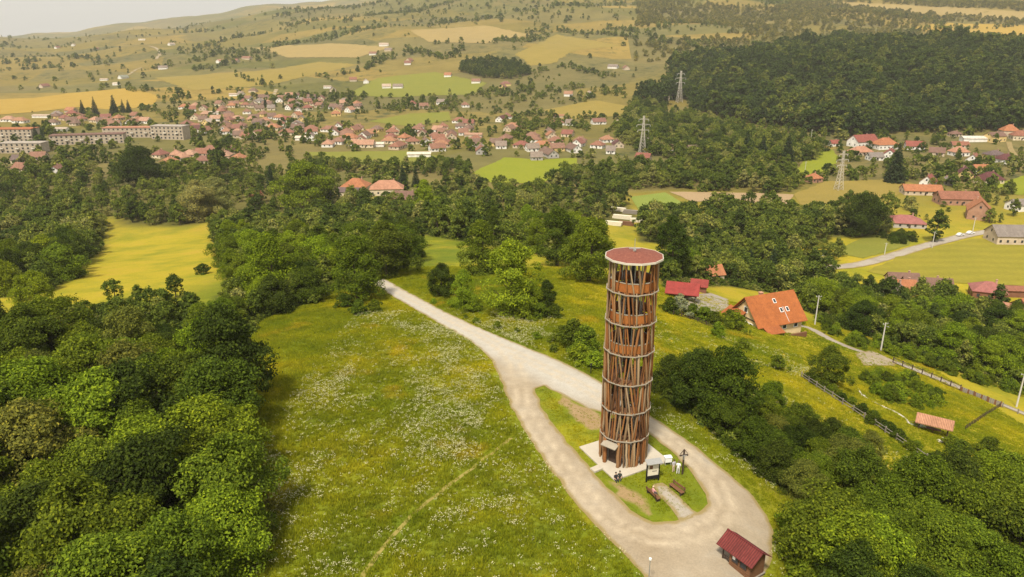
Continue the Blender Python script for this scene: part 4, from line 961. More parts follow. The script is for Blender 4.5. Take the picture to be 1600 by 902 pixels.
def bench(px, py, rz, label):
    p = hit1(px, py); root = empty('park_bench', p, rz, label, 'bench', 'benches by the tower path')
    for y in (-.18, 0, .18): MB().box((0, y, .44), (2.1, .15, .05)).build('seat_slat', 'brown_wood', root)
    for z in (.66, .84): MB().box((0, .33, z), (2.1, .04, .13)).build('back_slat', 'brown_wood', root)
    for x in (-.85, .85):
        MB().box((x, -.02, .18), (.09, .5, .48)).build('leg', 'dark_wood', root); MB().bar((x, .24, .1), (x, .37, .95), .08).build('back_post', 'dark_wood', root)
    CLEAR_DISC.append((p.x, p.y, 1)); return root
def heading(a, b): dv = hit1(*b) - hit1(*a); return math.atan2(dv.y, dv.x)
bench(1057, 768, heading((1046, 760), (1066, 776)) , 'brown slatted bench standing empty on the grass')
bB = bench(1021, 777, heading((1012, 768), (1030, 786)) + math.pi, 'brown slatted bench with a person sitting on it')
def kiosk():
    a, b = hit1(1127, 872), hit1(1162, 901); dv = b - a; L = 3.5; rz = math.atan2(dv.y, dv.x); W = 2.1
    n = Vector((-math.sin(rz), math.cos(rz), 0)); c = a + dv.normalized() * L / 2 + n * W / 2
    root = empty('kiosk', (c.x, c.y, float(H(c.x, c.y))), rz, 'small brown wooden kiosk with dark red roof and open porch', 'kiosk')
    wl, hw, rise = 2.5, 2.2, .72; x0 = L / 2 - wl
    mb = MB(); V = [(x0, -W / 2, -.3), (L / 2, -W / 2, -.3), (L / 2, W / 2, -.3), (x0, W / 2, -.3), (x0, -W / 2, hw), (L / 2, -W / 2, hw), (L / 2, W / 2, hw), (x0, W / 2, hw), (x0, 0, hw + rise), (L / 2, 0, hw + rise)]
    mb.add(V, [(3, 2, 1, 0), (0, 1, 5, 4), (2, 3, 7, 6), (1, 2, 6, 9, 5), (3, 0, 4, 8, 7)]); mb.build('wall', 'brown_wood', root)
    for k in range(9): MB().box((x0 + wl / 2, -W / 2 - .02, -.15 + k * .27), (wl + .04, .05, .23)).build('plank', 'brown_wood', root)
    ov = .45; a_, b_ = L / 2 + ov, W / 2 + ov; dz = rise / (W / 2) * ov
    for s in (-1, 1):
        V = [(-a_, s * b_, hw - dz), (a_, s * b_, hw - dz), (a_, 0, hw + rise + .05), (-a_, 0, hw + rise + .05)]; V += [(x, y, z + .07) for x, y, z in V]
        F = [(0, 1, 2, 3), (7, 6, 5, 4), (0, 4, 5, 1), (1, 5, 6, 2), (2, 6, 7, 3), (3, 7, 4, 0)]
        rf = mesh_obj('roof_slope', V, F if s > 0 else F, 'roof_tile', root); rf.color = (.145, .026, .022, 1)
    rg = MB().bar((-a_, 0, hw + rise + .15), (a_, 0, hw + rise + .15), .14, .08).build('ridge_cap', 'roof_tile', root); rg.color = (.16, .025, .025, 1)
    for y in (-W / 2 + .08, W / 2 - .08):
        MB().box((-L / 2 + .1, y, .95), (.12, .12, 2.6)).build('porch_post', 'dark_wood', root)
    MB().bar((-L / 2 + .1, -W / 2 + .08, .85), (x0, -W / 2 + .08, .85), .07).bar((-L / 2 + .1, -W / 2 + .08, .4), (x0, -W / 2 + .08, .85), .06).bar((-L / 2 + .1, -W / 2 + .08, .85), (x0, -W / 2 + .08, .4), .06).build('railing', 'dark_wood', root)
    MB().box((0, 0, .02), (L + .3, W + .3, .1)).build('floor', 'grey_wood', root)
    for x in (x0 + .7, x0 + 1.7):
        wd = MB().box((x, -W / 2 - .05, 1.35), (.62, .08, .7)).build('window', 'window_glass', root)
        MB().box((x, -W / 2 - .06, 1.74), (.76, .12, .08)).box((x, -W / 2 - .06, .96), (.76, .12, .08)).box((x - .35, -W / 2 - .06, 1.35), (.07, .12, .7)).box((x + .35, -W / 2 - .06, 1.35), (.07, .12, .7)).build('frame', 'dark_wood', wd)
    MB().box((x0 + .55, -W / 2 - .10, 1.45), (.34, .02, .42)).build('notice', 'white_paint', root)
    CLEAR_DISC.append((c.x, c.y, 3.4))
kiosk()
def lamp():
    p = hit1(1013, 915); root = empty('lamp_post', p, 0, 'thin grey lamp post at the edge of the gravel', 'lamp post')
    MB().tube([(0, 0, -.3), (0, 0, 2.9)], [.055, .04], 8).build('pole', 'galvanised', root); MB().tube([(0, 0, 2.88), (0, 0, 2.95), (0, 0, 3.12), (0, 0, 3.18)], [.06, .13, .13, .03], 10).build('lantern', 'white_paint', root)
lamp()
p = hit1(1043, 726); root = empty('litter_box', p, R(10), 'white box on short legs beside the platform corner', 'box')
MB().box((0, 0, .75), (.8, .55, .6)).build('body', 'white_paint', root)
for x in (-.32, .32): MB().box((x, 0, .2), (.07, .4, .6)).build('leg', 'galvanised', root)
MB().box((0, 0, 1.09), (.9, .65, .06)).build('lid', 'white_paint', root)
p = hit1(923, 585); root = empty('marker_post', p, 0, 'short dark marker post in the verge behind the tower', 'post')
MB().tube([(0, 0, -.2), (0, 0, 1.7)], .07, 8).build('shaft', 'dark_metal', root); MB().box((0, -.05, 1.75), (.35, .06, .3)).build('plate', 'dark_metal', root)

# ------------------------------------------------------------------ people
def person(px, py, rz, pose, shirt, trousers, hair, label, group, pos=None, h=1.72):
    p = hit1(px, py) if pos is None else Vector(pos)
    root = empty('person', p, rz, label, 'person', group)
    V, E, Rd = [], [], []
    def add(c, r_, par=None):
        V.append(Vector(c)); Rd.append(r_)
        if par is not None: E.append((par, len(V) - 1))
        return len(V) - 1
    sit = pose == 'sit'; pz = .56 if sit else .93
    pel = add((0, 0, pz), (.155, .11)); wa = add((0, -.01, pz + .18), (.14, .10), pel); ch = add((0, -.02, pz + .38), (.17, .115), wa); nk0 = add((0, -.01, pz + .53), (.075, .065), ch)
    nk = add((0, -.02, pz + .60), (.055, .055), nk0); hd0 = add((0, -.035, pz + .68), (.075, .09), nk); hd = add((0, -.03, pz + .78), (.078, .098), hd0); add((0, -.02, pz + .85), (.05, .06), hd)
    for s in (-1, 1):
        hp = add((s * .10, 0, pz - .04), (.095, .10), pel)
        if sit: kn = add((s * .13, -.44, pz - .03), (.068, .07), hp); an = add((s * .13, -.46, .09), (.045, .05), kn)
        else: kn = add((s * .11, -.02 + s * .03, .49), (.066, .07), hp); an = add((s * .12, .02 + s * .04, .08), (.043, .05), kn)
        toe = add((V[an].x + s * .02, V[an].y - .15, .035), (.042, .03), an)
        sh = add((s * .19, -.01, pz + .47), (.068, .068), ch)
        if sit: el = add((s * .25, -.10, pz + .21), (.046, .046), sh); wr = add((s * .15, -.30, pz + .12), (.032, .032), el); dr = Vector((-s * .3, -.9, -.2))
        else: el = add((s * .26, .02, pz + .20), (.046, .046), sh); wr = add((s * .27, -.10, pz - .02), (.032, .03), el); dr = Vector((0, -.35, -.9))
        pm = add(V[wr] + dr.normalized() * .075, (.034, .020), wr)
        for f in range(4): k = add(V[pm] + dr.normalized() * .05 + Vector((s * (f - 1.5) * .019, 0, 0)), (.0095, .0095), pm); add(V[k] + dr.normalized() * (.035, .045, .04, .028)[f] + Vector((0, -.012, 0)), (.008, .008), k)
        add(V[wr] + dr.normalized() * .055 + Vector((-s * .045, -.02, 0)), (.010, .010), wr)
    me = bpy.data.meshes.new('body'); me.from_pydata(V, E, []); o = bpy.data.objects.new('body', me); COL.objects.link(o)
    sm = o.modifiers.new('s', 'SKIN'); sm.use_smooth_shade = True
    for i, sv in enumerate(me.skin_vertices[0].data): sv.radius = Rd[i]; sv.use_root = (i == 0)
    su = o.modifiers.new('d', 'SUBSURF'); su.levels = 1; su.render_levels = 1
    dg = bpy.context.evaluated_depsgraph_get(); fin = bpy.data.meshes.new_from_object(o.evaluated_get(dg)); bpy.data.objects.remove(o)
    fin.materials.clear()
    for c in (shirt, trousers):
        nm = 'cloth_%d_%d_%d' % tuple(int(q * 99) for q in c)
        if nm not in MATS: m_simple(nm, c, .9, .15, 12)
        fin.materials.append(MATS[nm])
    fin.materials.append(MATS['skin']); fin.materials.append(MATS['dark_metal'])
    for f in fin.polygons:
        c = f.center; m = 0
        if c.z > pz + .56: m = 2
        elif abs(c.x) > .135 and abs(c.x) < .4 and c.z < pz + .24 and c.z > pz - .25 and (not sit or c.y > -.42) and (abs(c.x) > .2 or (sit and c.z > pz + .06)): m = 2
        elif c.z < .085: m = 3
        elif c.z < pz + .06: m = 1
        f.material_index = m
    fin.polygons.foreach_set('use_smooth', [True] * len(fin.polygons))
    b = link_obj('body', fin, root)
    bm = bmesh.new(); bmesh.ops.create_uvsphere(bm, u_segments=12, v_segments=8, radius=.112)
    for v in bm.verts: v.co.y = v.co.y * 1.12 + (.03 if v.co.z < .03 else .012); v.co.z = max(v.co.z, -.07 if v.co.y > .02 else .025)
    hm = bpy.data.meshes.new('hair'); bm.to_mesh(hm); bm.free(); nm = 'hair_%d' % int(hair[0] * 1000)
    if nm not in MATS: m_simple(nm, hair, .6, .3, 20)
    hm.materials.append(MATS[nm]); link_obj('hair', hm, root, (0, -.02, pz + .79))
    face = MB()
    face.box((0, -.142, pz + .745), (.026, .035, .05)); face.build('nose', 'skin', root)
    for s in (-1, 1): MB().box((s * .033, -.128, pz + .775), (.024, .014, .012)).build('eye', 'dark_metal', root)
    MB().box((0, -.124, pz + .70), (.05, .014, .010)).build('mouth', 'brown_wood', root)
    root.scale = (h / 1.72,) * 3; return root
G = 'visitors at the tower'
person(1052, 738, R(200), 'stand', (.42, .40, .42), (.55, .42, .30), (.05, .03, .02), 'person in grey top and tan trousers standing near the cross', G, h=1.66)
person(1059, 741, R(160), 'stand', (.72, .71, .68), (.62, .60, .56), (.12, .08, .05), 'person dressed in white standing beside the dark cross', G)
def on_bench(x, rz_off, *a):
    M = Matrix.Translation(bB.location) @ Matrix.Rotation(bB.rotation_euler.z, 4, 'Z'); q = M @ Vector((x, .02, 0))
    return person(0, 0, bB.rotation_euler.z + rz_off, 'sit', *a, pos=(q.x, q.y, bB.location.z - .02))
on_bench(.1, 0, (.62, .30, .30), (.08, .08, .10), (.45, .35, .22), 'person in pink top sitting on the slatted bench', G)
EDGE_A, EDGE_B = B, Cc
for t, c1, c2, lab in ((.02, (.02, .02, .025), (.03, .03, .035), 'person in black crouched at the platform corner'), (.09, (.03, .035, .03), (.05, .05, .055), 'person in dark grey sitting on the platform edge')):
    q = B + (Cc - B) * t; person(0, 0, R(20) if t < .05 else R(-10), 'sit', c1, c2, (.02, .015, .01), lab, G, pos=(q.x, q.y, q.z - .28))

# ------------------------------------------------------------------ poles, pylons, fences
def utility_pole(px, py, h, label):
    p = hit1(px, py); root = empty('utility_pole', p, random.uniform(-.3, .3), label, 'utility pole', 'concrete utility poles along the lanes')
    MB().tube([(0, 0, -.5), (0, 0, h)], [.20, .12], 8).build('shaft', 'pole_concrete', root); MB().box((0, 0, h - .35), (1.5, .1, .1)).build('cross_arm', 'galvanised', root)
    for x in (-.65, 0, .65): MB().tube([(x, 0, h - .3), (x, 0, h - .08)], [.05, .04], 6).build('insulator', 'white_paint', root)
    MB().tube([(0, 0, h - .9), (0, -.9, h - .7)], .04, 6).box((0, -1.0, h - .7), (.2, .45, .12)).build('lamp_head', 'galvanised', root)
for px, py, h, lab in [(1376, 549, 7.6, 'concrete utility pole at the start of the lattice fence'), (1588, 636, 8.0, 'concrete utility pole by the rail fence at the lane'), (1273, 508, 8.5, 'concrete utility pole behind the orange roofed house'),
                       (1282, 424, 7, 'concrete utility pole at the end of the paved road by the grove'), (1382, 398, 5.5, 'concrete utility pole midway along the paved road'), (1456, 388, 8, 'concrete utility pole beside the willow at the paved road'),
                       (1520, 361, 7, 'concrete utility pole opposite the orange gabled brick house'), (1266, 226, 13, 'concrete utility pole beside the forest road'), (1256, 280, 12, 'concrete utility pole by the green paddock')]:
    utility_pole(px, py, h, lab)
def pylon(px, py, h, label, rz=.3):
    p = hit1(px, py); root = empty('power_pylon', p, rz, label, 'pylon', 'lattice power pylons')
    w0, w1 = h * .085, h * .018; prof = lambda t: w0 + (w1 - w0) * min(1, t / .8) ** .8 if t < .8 else w1
    for sx, sy in ((-1, -1), (1, -1), (1, 1), (-1, 1)):
        MB().tube([(sx * prof(t), sy * prof(t), t * h - (.5 if t == 0 else 0)) for t in (0, .2, .4, .6, .8, 1)], .15 * h / 28, 5).build('leg', 'pylon_steel', root)
    br = MB(); n = 12
    for i in range(n):
        t0, t1 = i / n, (i + 1) / n; a, b = prof(t0), prof(t1)
        for ax in range(4):
            c0 = [(-1, -1), (1, -1), (1, 1), (-1, 1)][ax]; c1 = [(1, -1), (1, 1), (-1, 1), (-1, -1)][ax]
            br.bar((c0[0] * a, c0[1] * a, t0 * h), (c1[0] * b, c1[1] * b, t1 * h), .095 * h / 28); br.bar((c1[0] * a, c1[1] * a, t0 * h), (c0[0] * b, c0[1] * b, t1 * h), .095 * h / 28)
    br.build('bracing', 'pylon_steel', root)
    for z, L in ((.62, .15), (.76, .18), (.90, .13)):
        mb = MB()
        for s in (-1, 1):
            for y in (-1, 1): mb.bar((0, y * w1, z * h), (s * L * h, 0, z * h + .01 * h), .12 * h / 28); mb.bar((0, y * w1, (z + .035) * h), (s * L * h, 0, z * h + .01 * h), .11 * h / 28)
        arm = mb.build('cross_arm', 'pylon_steel', root)
        for s in (-1, 1): MB().tube([(s * L * h, 0, z * h), (s * L * h, 0, z * h - .045 * h)], .09 * h / 28, 6).build('insulator', 'white_paint', arm)
    CLEAR_DISC.append((p.x, p.y, 4))
    for k in range(5 if h > 35 else 0): CLEAR_DISC.append((p.x * (1 - k * .022), p.y * (1 - k * .022), 13))   # mown strip below the line
m_simple('pylon_steel', (.52, .47, .39), .5, .15, 2, 0, .2)
pylon(1310, 297, 25, 'slim lattice pylon in the ochre hayfield')
pylon(1003, 241, 31, 'pale lattice pylon behind the village houses', .1)
pylon(1061, 160, 38, 'pale lattice pylon standing at the forest edge', .2)
def line_pts(a, b, step):
    A_, B_ = hit1(*a), hit1(*b); n = max(1, int((B_ - A_).length / step)); o = []
    for i in range(n + 1): q = A_.lerp(B_, i / n); q.z = float(H(q.x, q.y)); o.append(q)
    return o
def fence(px, kind, label, step, ph, mat, pw=.16):
    pts = []
    for i in range(len(px) - 1):
        s = line_pts(px[i], px[i + 1], step); pts += s if i == 0 else s[1:]
    o0 = pts[0].copy(); root = empty('garden_fence', o0, 0, label, 'fence'); P = [q - o0 for q in pts]
    pm = MB().box((0, 0, ph / 2 - .15), (pw, pw, ph + .3)).build('post', mat, link=False).data
    for q in P: link_obj('post', pm, root, q)
    up = Vector((0, 0, 1))
    for a, b in zip(P[:-1], P[1:]):
        if kind == 'lattice':
            for z in (.15, ph * .85): MB().bar(a + up * z, b + up * z, .09).build('rail', mat, root)
            MB().bar(a + up * .2, b + up * ph * .8, .07).build('brace', 'grey_wood', root); MB().bar(a + up * ph * .8, b + up * .2, .07).build('brace', 'grey_wood', root)
        elif kind == 'boards':
            n = 6
            for k in range(n):
                c = a.lerp(b, (k + .5) / n); dv = b - a; MB().box((0, 0, ph * .46), (dv.length / n * .9, .03, ph * .9)).build('board', 'grey_wood' if k % 3 else 'brown_wood', root, loc=c, rot=(0, 0, math.atan2(dv.y, dv.x)))
        else:
            for z in (ph * .35, ph * .78): MB().bar(a + up * (z + random.uniform(-.05, .05)), b + up * (z + random.uniform(-.05, .05)), pw * .5).build('rail', mat, root)
    return pts
fence([(1395, 567), (1440, 586), (1500, 611)], 'lattice', 'dark post fence with crossed braces beside the lane', 2.0, 1.5, 'dark_wood')
fence([(1500, 612), (1563, 636)], 'boards', 'grey brown board fence continuing the lattice fence', 2.2, 1.3, 'brown_wood')
fence([(1566, 637), (1640, 668)], 'rail', 'rail fence with pale rails beyond the board fence', 2.4, 1.2, 'grey_wood')
rustic = fence([(1252, 590), (1300, 622), (1350, 655), (1400, 688), (1447, 720)], 'rail', 'weathered rustic rail fence overgrown by shrubs across the meadow', 2.2, 1.2, 'grey_wood')
fence([(1508, 672), (1540, 650), (1562, 636)], 'rail', 'short stake fence dividing the two gardens', 1.4, 1.0, 'dark_wood', .09)
fence([(1130, 520), (1090, 503), (1052, 492)], 'rail', 'low fence along the hedge in front of the gravel yard', 1.8, 1.0, 'dark_wood')
# stone edging in the garden
ep = catmull(pxw([(1340, 608), (1350, 620), (1378, 635), (1400, 645), (1415, 655), (1420, 662)]), 12)
eo = None
V0 = []
root = empty('stone_edging', (ep[0][0], ep[0][1], float(H(*ep[0]))), 0, 'curving line of pale edging stones in the garden', 'edging')
sm_ = MB().tube([(0, 0, -.1), (0, 0, .08), (0, 0, .16)], [.19, .2, .1], 7).build('stone', 'stone', link=False).data
acc = np.concatenate([[0], np.cumsum(np.linalg.norm(np.diff(ep, axis=0), axis=1))])
for s in np.arange(0, acc[-1], .36):
    x, y = np.interp(s, acc, ep[:, 0]), np.interp(s, acc, ep[:, 1]); link_obj('stone', sm_, root, Vector((x, y, float(H(x, y)))) - root.location, (0, 0, random.uniform(0, 3)))
# timber stacks in the yard by the crop plot
for px, py, L, c in [(958, 352, 9, 'board_sheet'), (972, 342, 10, 'board_sheet'), (985, 334, 8, 'grey_wood'), (966, 330, 9, 'board_sheet'), (995, 347, 7, 'board_sheet'), (978, 352, 8, 'brown_wood')]:
    p = hit1(px, py); root = empty('timber_stack', p, R(random.uniform(-25, 5)), 'low stack of pale sawn timber in the yard by the row crop', 'timber stack', 'timber yard stacks')
    for k in range(4): MB().box((random.uniform(-.3, .3), 0, .3 + k * .52), (L, 2.6 - k * .3, .44)).build('layer', c, root)
    CLEAR_DISC.append((p.x, p.y, 5))
# parked car on the paved road
def car(px, py, rz, col, label):
    p = hit1(px, py); root = empty('parked_car', p + Vector((0, 0, .12)), rz, label, 'car')
    prof = [(-2.1, .35), (-2.1, .85), (-1.5, .95), (-.9, 1.42), (.55, 1.42), (1.15, .95), (2.05, .80), (2.1, .35)]
    V = [(x, s * (.82 if z > 1.2 else .88), z) for s in (-1, 1) for x, z in prof]; n = len(prof)
    F = [tuple(range(n)), tuple(range(2 * n - 1, n - 1, -1))] + [(k, k + n, (k + 1) % n + n, (k + 1) % n) for k in range(n)]
    b = mesh_obj('body', V, F, 'plaster', root); b.color = (*col, 1)
    for s in (-1, 1):
        MB().box((-.2, s * .865, 1.16), (1.5, .03, .34)).build('side_window', 'window_glass', root)
        for x in (-1.3, 1.3):
            wh = MB().tube([(x, s * .75, .32), (x, s * .92, .32)], .32, 14).build('wheel', 'dark_metal', root)
            MB().tube([(x, s * .90, .32), (x, s * .935, .32)], .18, 10).build('rim', 'galvanised', wh)
        MB().box((2.07, s * .6, .66), (.08, .3, .14)).build('headlight', 'white_paint', root)
    MB().bar((.60, 0, 1.38), (1.10, 0, 1.0), 1.45, .05).build('windscreen', 'window_glass', root)
car(1516, 366, R(20), (.78, .77, .74), 'white car parked on the paved road by the utility pole')
car(1500, 369, R(24), (.70, .69, .66), 'pale car standing on the paved road behind the white one')

# ------------------------------------------------------------------ trees and shrubs
LEAFC = {'dark': (.028, .042, .006), 'deep': (.047, .066, .007), 'mid': (.070, .096, .008), 'fresh': (.098, .135, .009), 'bright': (.115, .152, .009), 'olive': (.080, .086, .016), 'pale': (.17, .17, .06), 'spruce': (.022, .036, .016), 'grey': (.15, .16, .10)}
LOOK = {'dark': 'dark green', 'deep': 'deep green', 'mid': 'mid green', 'fresh': 'fresh green', 'bright': 'bright yellow green', 'olive': 'olive brown', 'pale': 'pale silvery', 'spruce': 'blackish green', 'grey': 'grey leaved'}
SHAPEW = {'round': 'rounded', 'wide': 'broad', 'tall': 'tall', 'egg': 'pointed', 'shrub': 'low', 'spruce': 'conical'}
# region: outline of the ground the trunks stand on (photo pixels), spacing m, height range, colours, shapes, where
BR = ['round_a', 'round_b', 'wide_a', 'wide_b']; TL = ['tall_a', 'tall_b', 'egg_a']
REG = [
 ('near_wood', [(-90, 560), (60, 558), (180, 560), (290, 560), (345, 565), (352, 610), (345, 690), (372, 780), (368, 870), (350, 960), (300, 1120), (-90, 1120)], 6.0, (6.5, 12.5), 'dark dark deep deep mid mid mid olive fresh fresh', BR, 'in the thick wood bordering the flower meadow'),
 ('meadow_corner', [(345, 462), (372, 500), (388, 528), (405, 505), (445, 484), (500, 474), (470, 458), (400, 452)], 4.6, (4, 8), 'dark deep mid fresh bright', BR, 'at the corner where wood and flower meadow meet'),
 ('clearing_edge', [(95, 500), (180, 488), (260, 482), (345, 492), (372, 515), (340, 530), (240, 512), (100, 520)], 4.6, (3.5, 6.5), 'deep mid mid olive fresh', BR, 'in the scrub between clearing and wood'),
 ('left_wood', [(-60, 470), (40, 462), (80, 455), (112, 428), (155, 390), (165, 352), (100, 340), (-60, 345)], 7.5, (7, 13), 'dark deep deep mid fresh bright', BR + ['tall_b'], 'in the dark wood behind the small clearing'),
 ('clearing_back', [(190, 352), (280, 352), (320, 350), (320, 335), (190, 335)], 7, (7, 11), 'deep mid fresh bright', BR, 'along the back edge of the small clearing'),
 ('middle_wood', [(335, 372), (352, 420), (372, 458), (400, 478), (450, 468), (520, 455), (575, 443), (592, 428), (615, 425), (640, 400), (640, 372), (600, 352), (500, 345), (420, 350), (350, 355)], 7.4, (6, 11.5), 'deep mid mid fresh fresh bright bright', BR + TL, 'in the wood where the gravel road disappears'),
 ('meadow_back', [(650, 364), (720, 376), (800, 389), (870, 404), (935, 424), (945, 400), (850, 372), (700, 345), (640, 352)], 7.4, (8, 12.5), 'deep mid fresh fresh', TL + BR, 'in the tree line behind the yellow slope meadow'),
 ('yard_grove', [(1035, 450), (1130, 446), (1235, 462), (1300, 445), (1300, 405), (1200, 388), (1050, 385)], 6.8, (6, 11), 'deep mid mid fresh fresh', BR + TL, 'in the grove behind the gravel yard'),
 ('road_grove', [(1000, 378), (1100, 385), (1220, 388), (1290, 378), (1300, 345), (1200, 332), (1050, 345), (1005, 350)], 7.8, (9, 13), 'dark deep mid mid fresh', BR + ['tall_b'], 'in the grove between the field strip and the paved road'),
 ('lane_grove', [(1235, 475), (1290, 500), (1390, 540), (1450, 565), (1540, 595), (1660, 625), (1660, 520), (1560, 500), (1480, 475), (1400, 478), (1310, 448)], 6.4, (6, 11), 'dark deep mid fresh fresh', BR + TL, 'in the grove beyond the fenced lane'),
 ('roadside', [(1040, 628), (1085, 655), (1130, 690), (1180, 732), (1230, 775), (1290, 775), (1380, 735), (1330, 706), (1255, 688), (1200, 645), (1120, 608), (1050, 596)], 4.0, (4.0, 6.3), 'dark deep deep mid olive', BR, 'in the dense row beside the gravel road'),
 ('near_right', [(1256, 925), (1262, 860), (1280, 820), (1340, 785), (1420, 765), (1500, 790), (1680, 790), (1680, 1120), (1290, 1120), (1262, 1000)], 5.4, (5.5, 9.5), 'dark deep deep mid mid fresh', BR, 'in the thicket beside the wooden kiosk'),
 ('river', [(835, 300), (930, 298), (1010, 295), (1240, 302), (1240, 272), (1130, 266), (1000, 268), (880, 278)], 9, (8, 13), 'mid fresh pale pale fresh', BR, 'in the willow belt along the stream'),
 ('valley_left', [(-60, 345), (190, 338), (330, 335), (520, 335), (560, 310), (500, 262), (330, 268), (100, 270), (-60, 275)], 11.5, (5, 11), 'dark deep mid fresh fresh bright bright pale', BR, 'among the gardens below the apartment blocks'),
 ('valley_mid', [(530, 345), (640, 345), (760, 330), (880, 345), (1000, 345), (960, 300), (840, 300), (720, 290), (600, 320), (540, 315)], 10, (6, 12), 'dark deep mid fresh fresh bright bright', BR + TL, 'in the valley trees below the meadow strip'),
 ('valley_mid2', [(480, 272), (640, 272), (740, 285), (730, 258), (640, 263), (500, 256)], 9, (6, 10), 'dark deep mid fresh', BR, 'in the scrub along the meadow strip'),
 ('right_field_edge', [(1300, 372), (1370, 368), (1400, 345), (1340, 335), (1300, 345)], 7.5, (10, 13), 'dark dark deep', BR, 'in the dark clump beside the weedy meadow'),
 ('forest_foot', [(985, 165), (1050, 172), (1120, 200), (1240, 225), (1300, 238), (1240, 262), (1130, 262), (1010, 245), (960, 215), (975, 190)], 10, (8, 14), 'deep deep mid fresh olive', BR, 'in the woodland below the forest hill'),
]
cand = []                                          # (x, y, z, h, kind, colour, where, shape)
rg_ = np.random.default_rng(5); WOODPOLY = []
def spaced(poly_w, sp):
    lo, hi = poly_w.min(0), poly_w.max(0); g = []
    ys = np.arange(lo[1], hi[1], sp * .87)
    for j, y in enumerate(ys):
        xs = np.arange(lo[0] + (j % 2) * sp / 2, hi[0], sp); g.append(np.stack([xs, np.full(len(xs), y)], 1))
    g = np.vstack(g) + rg_.uniform(-.34, .34, (sum(map(len, g)), 2)) * sp
    return g[pip(poly_w, g)]
for nm, poly, sp, hr, cols, kinds, where in REG:
    pw_ = pxw(densify(poly, 3)); WOODPOLY.append((nm, pw_)); g = spaced(pw_, sp)
    g = g[clear_mask(g, 1.6)]; cl = cols.split()
    for x, y in g:
        cand.append((x, y, float(H(x, y)), rg_.uniform(*hr), kinds[rg_.integers(len(kinds))], cl[rg_.integers(len(cl))], where))
HAND = [  # foot pixel, top pixel y, shape, colour, where
 (690, 462, 414, 'round_a', 'dark', 'in the clump beside the gravel road'), (725, 482, 424, 'egg_a', 'fresh', 'in the clump beside the gravel road'), (798, 492, 384, 'tall_b', 'fresh', 'in the clump beside the gravel road'), (830, 490, 445, 'wide_b', 'fresh', 'in the clump beside the gravel road'), (853, 490, 440, 'egg_a', 'dark', 'in the clump beside the gravel road'),
 (752, 428, 348, 'egg_a', 'mid', 'standing alone in the yellow slope meadow'), (655, 386, 346, 'wide_b', 'olive', 'beside the barn end of the slope meadow'), (560, 470, 378, 'round_b', 'mid', 'by the bend of the gravel road'), (605, 432, 352, 'round_a', 'deep', 'by the bend of the gravel road'), (425, 470, 370, 'egg_a', 'bright', 'at the corner of the flower meadow'),
 (920, 440, 350, 'round_b', 'mid', 'just behind the log tower'), (870, 415, 330, 'tall_b', 'deep', 'just behind the log tower'), (1045, 438, 345, 'tall_a', 'dark', 'just behind the log tower'),
 (1292, 602, 545, 'round_a', 'deep', 'standing alone beside the rustic fence'), (1085, 640, 552, 'round_a', 'dark', 'in the dense row beside the gravel road'), (1135, 668, 560, 'round_b', 'deep', 'in the dense row beside the gravel road'), (1045, 612, 560, 'wide_b', 'dark', 'in the dense row beside the gravel road'),
 (1345, 368, 305, 'wide_a', 'dark', 'standing alone before the ochre hayfield'), (1460, 378, 332, 'round_a', 'pale', 'standing at the paved road near the pink roof'), (312, 345, 285, 'round_a', 'pale', 'near the lower lane at the clearing'), (340, 338, 282, 'round_b', 'pale', 'near the lower lane at the clearing'),
 (222, 292, 232, 'wide_a', 'dark', 'among the gardens below the apartment blocks'), (345, 270, 232, 'wide_a', 'dark', 'among the gardens below the apartment blocks'), (480, 325, 255, 'wide_a', 'fresh', 'rising above the valley wood'), (665, 345, 285, 'tall_a', 'bright', 'rising above the old wooden barn'),
 (75, 425, 372, 'wide_b', 'bright', 'at the edge of the small clearing'), (60, 480, 428, 'wide_b', 'bright', 'at the edge of the small clearing'), (275, 465, 432, 'wide_b', 'dark', 'standing in the front of the small clearing'), (180, 472, 438, 'wide_b', 'olive', 'standing in the front of the small clearing'),
 (285, 660, 562, 'round_a', 'fresh', 'in the thick wood bordering the flower meadow'), (330, 760, 640, 'wide_a', 'fresh', 'in the thick wood bordering the flower meadow'), (365, 640, 498, 'round_b', 'dark', 'in the thick wood bordering the flower meadow'),
]
for px, py, ty, k, c, where in HAND:
    p = hit1(px, py); h = (py - ty) / ppm(p) / math.cos(math.atan2(CAMZ - p.z, p.y)) * 1.0
    cand.append((p.x, p.y, p.z, h, k, c, where))
for px, py, ty, where in [(1165, 248, 205, 'below the forest hill'), (1190, 250, 212, 'below the forest hill'), (1228, 262, 210, 'below the forest hill'), (1397, 285, 225, 'beside the red roofed houses'), (130, 178, 157, 'below the wheat field'), (150, 182, 152, 'below the wheat field'), (180, 180, 150, 'below the wheat field'), (193, 176, 156, 'below the wheat field'), (202, 176, 157, 'below the wheat field'),
                          (58, 222, 195, 'between the apartment blocks'), (68, 224, 198, 'between the apartment blocks'), (8, 238, 220, 'between the apartment blocks'), (415, 168, 152, 'in the village street'), (630, 295, 258, 'behind the large cream house'), (650, 292, 260, 'behind the large cream house'), (1140, 425, 380, 'in the grove behind the gravel yard'), (1205, 432, 385, 'in the grove behind the gravel yard'), (1170, 428, 390, 'in the grove behind the gravel yard'), (1240, 402, 372, 'in the grove behind the gravel yard'), (425, 300, 260, 'beside the small red cabin')]:
    p = hit1(px, py); h = (py - ty) / ppm(p) / math.cos(math.atan2(CAMZ - p.z, p.y)); cand.append((p.x, p.y, p.z, h, random.choice(['spruce_a', 'spruce_b']), 'spruce', where))
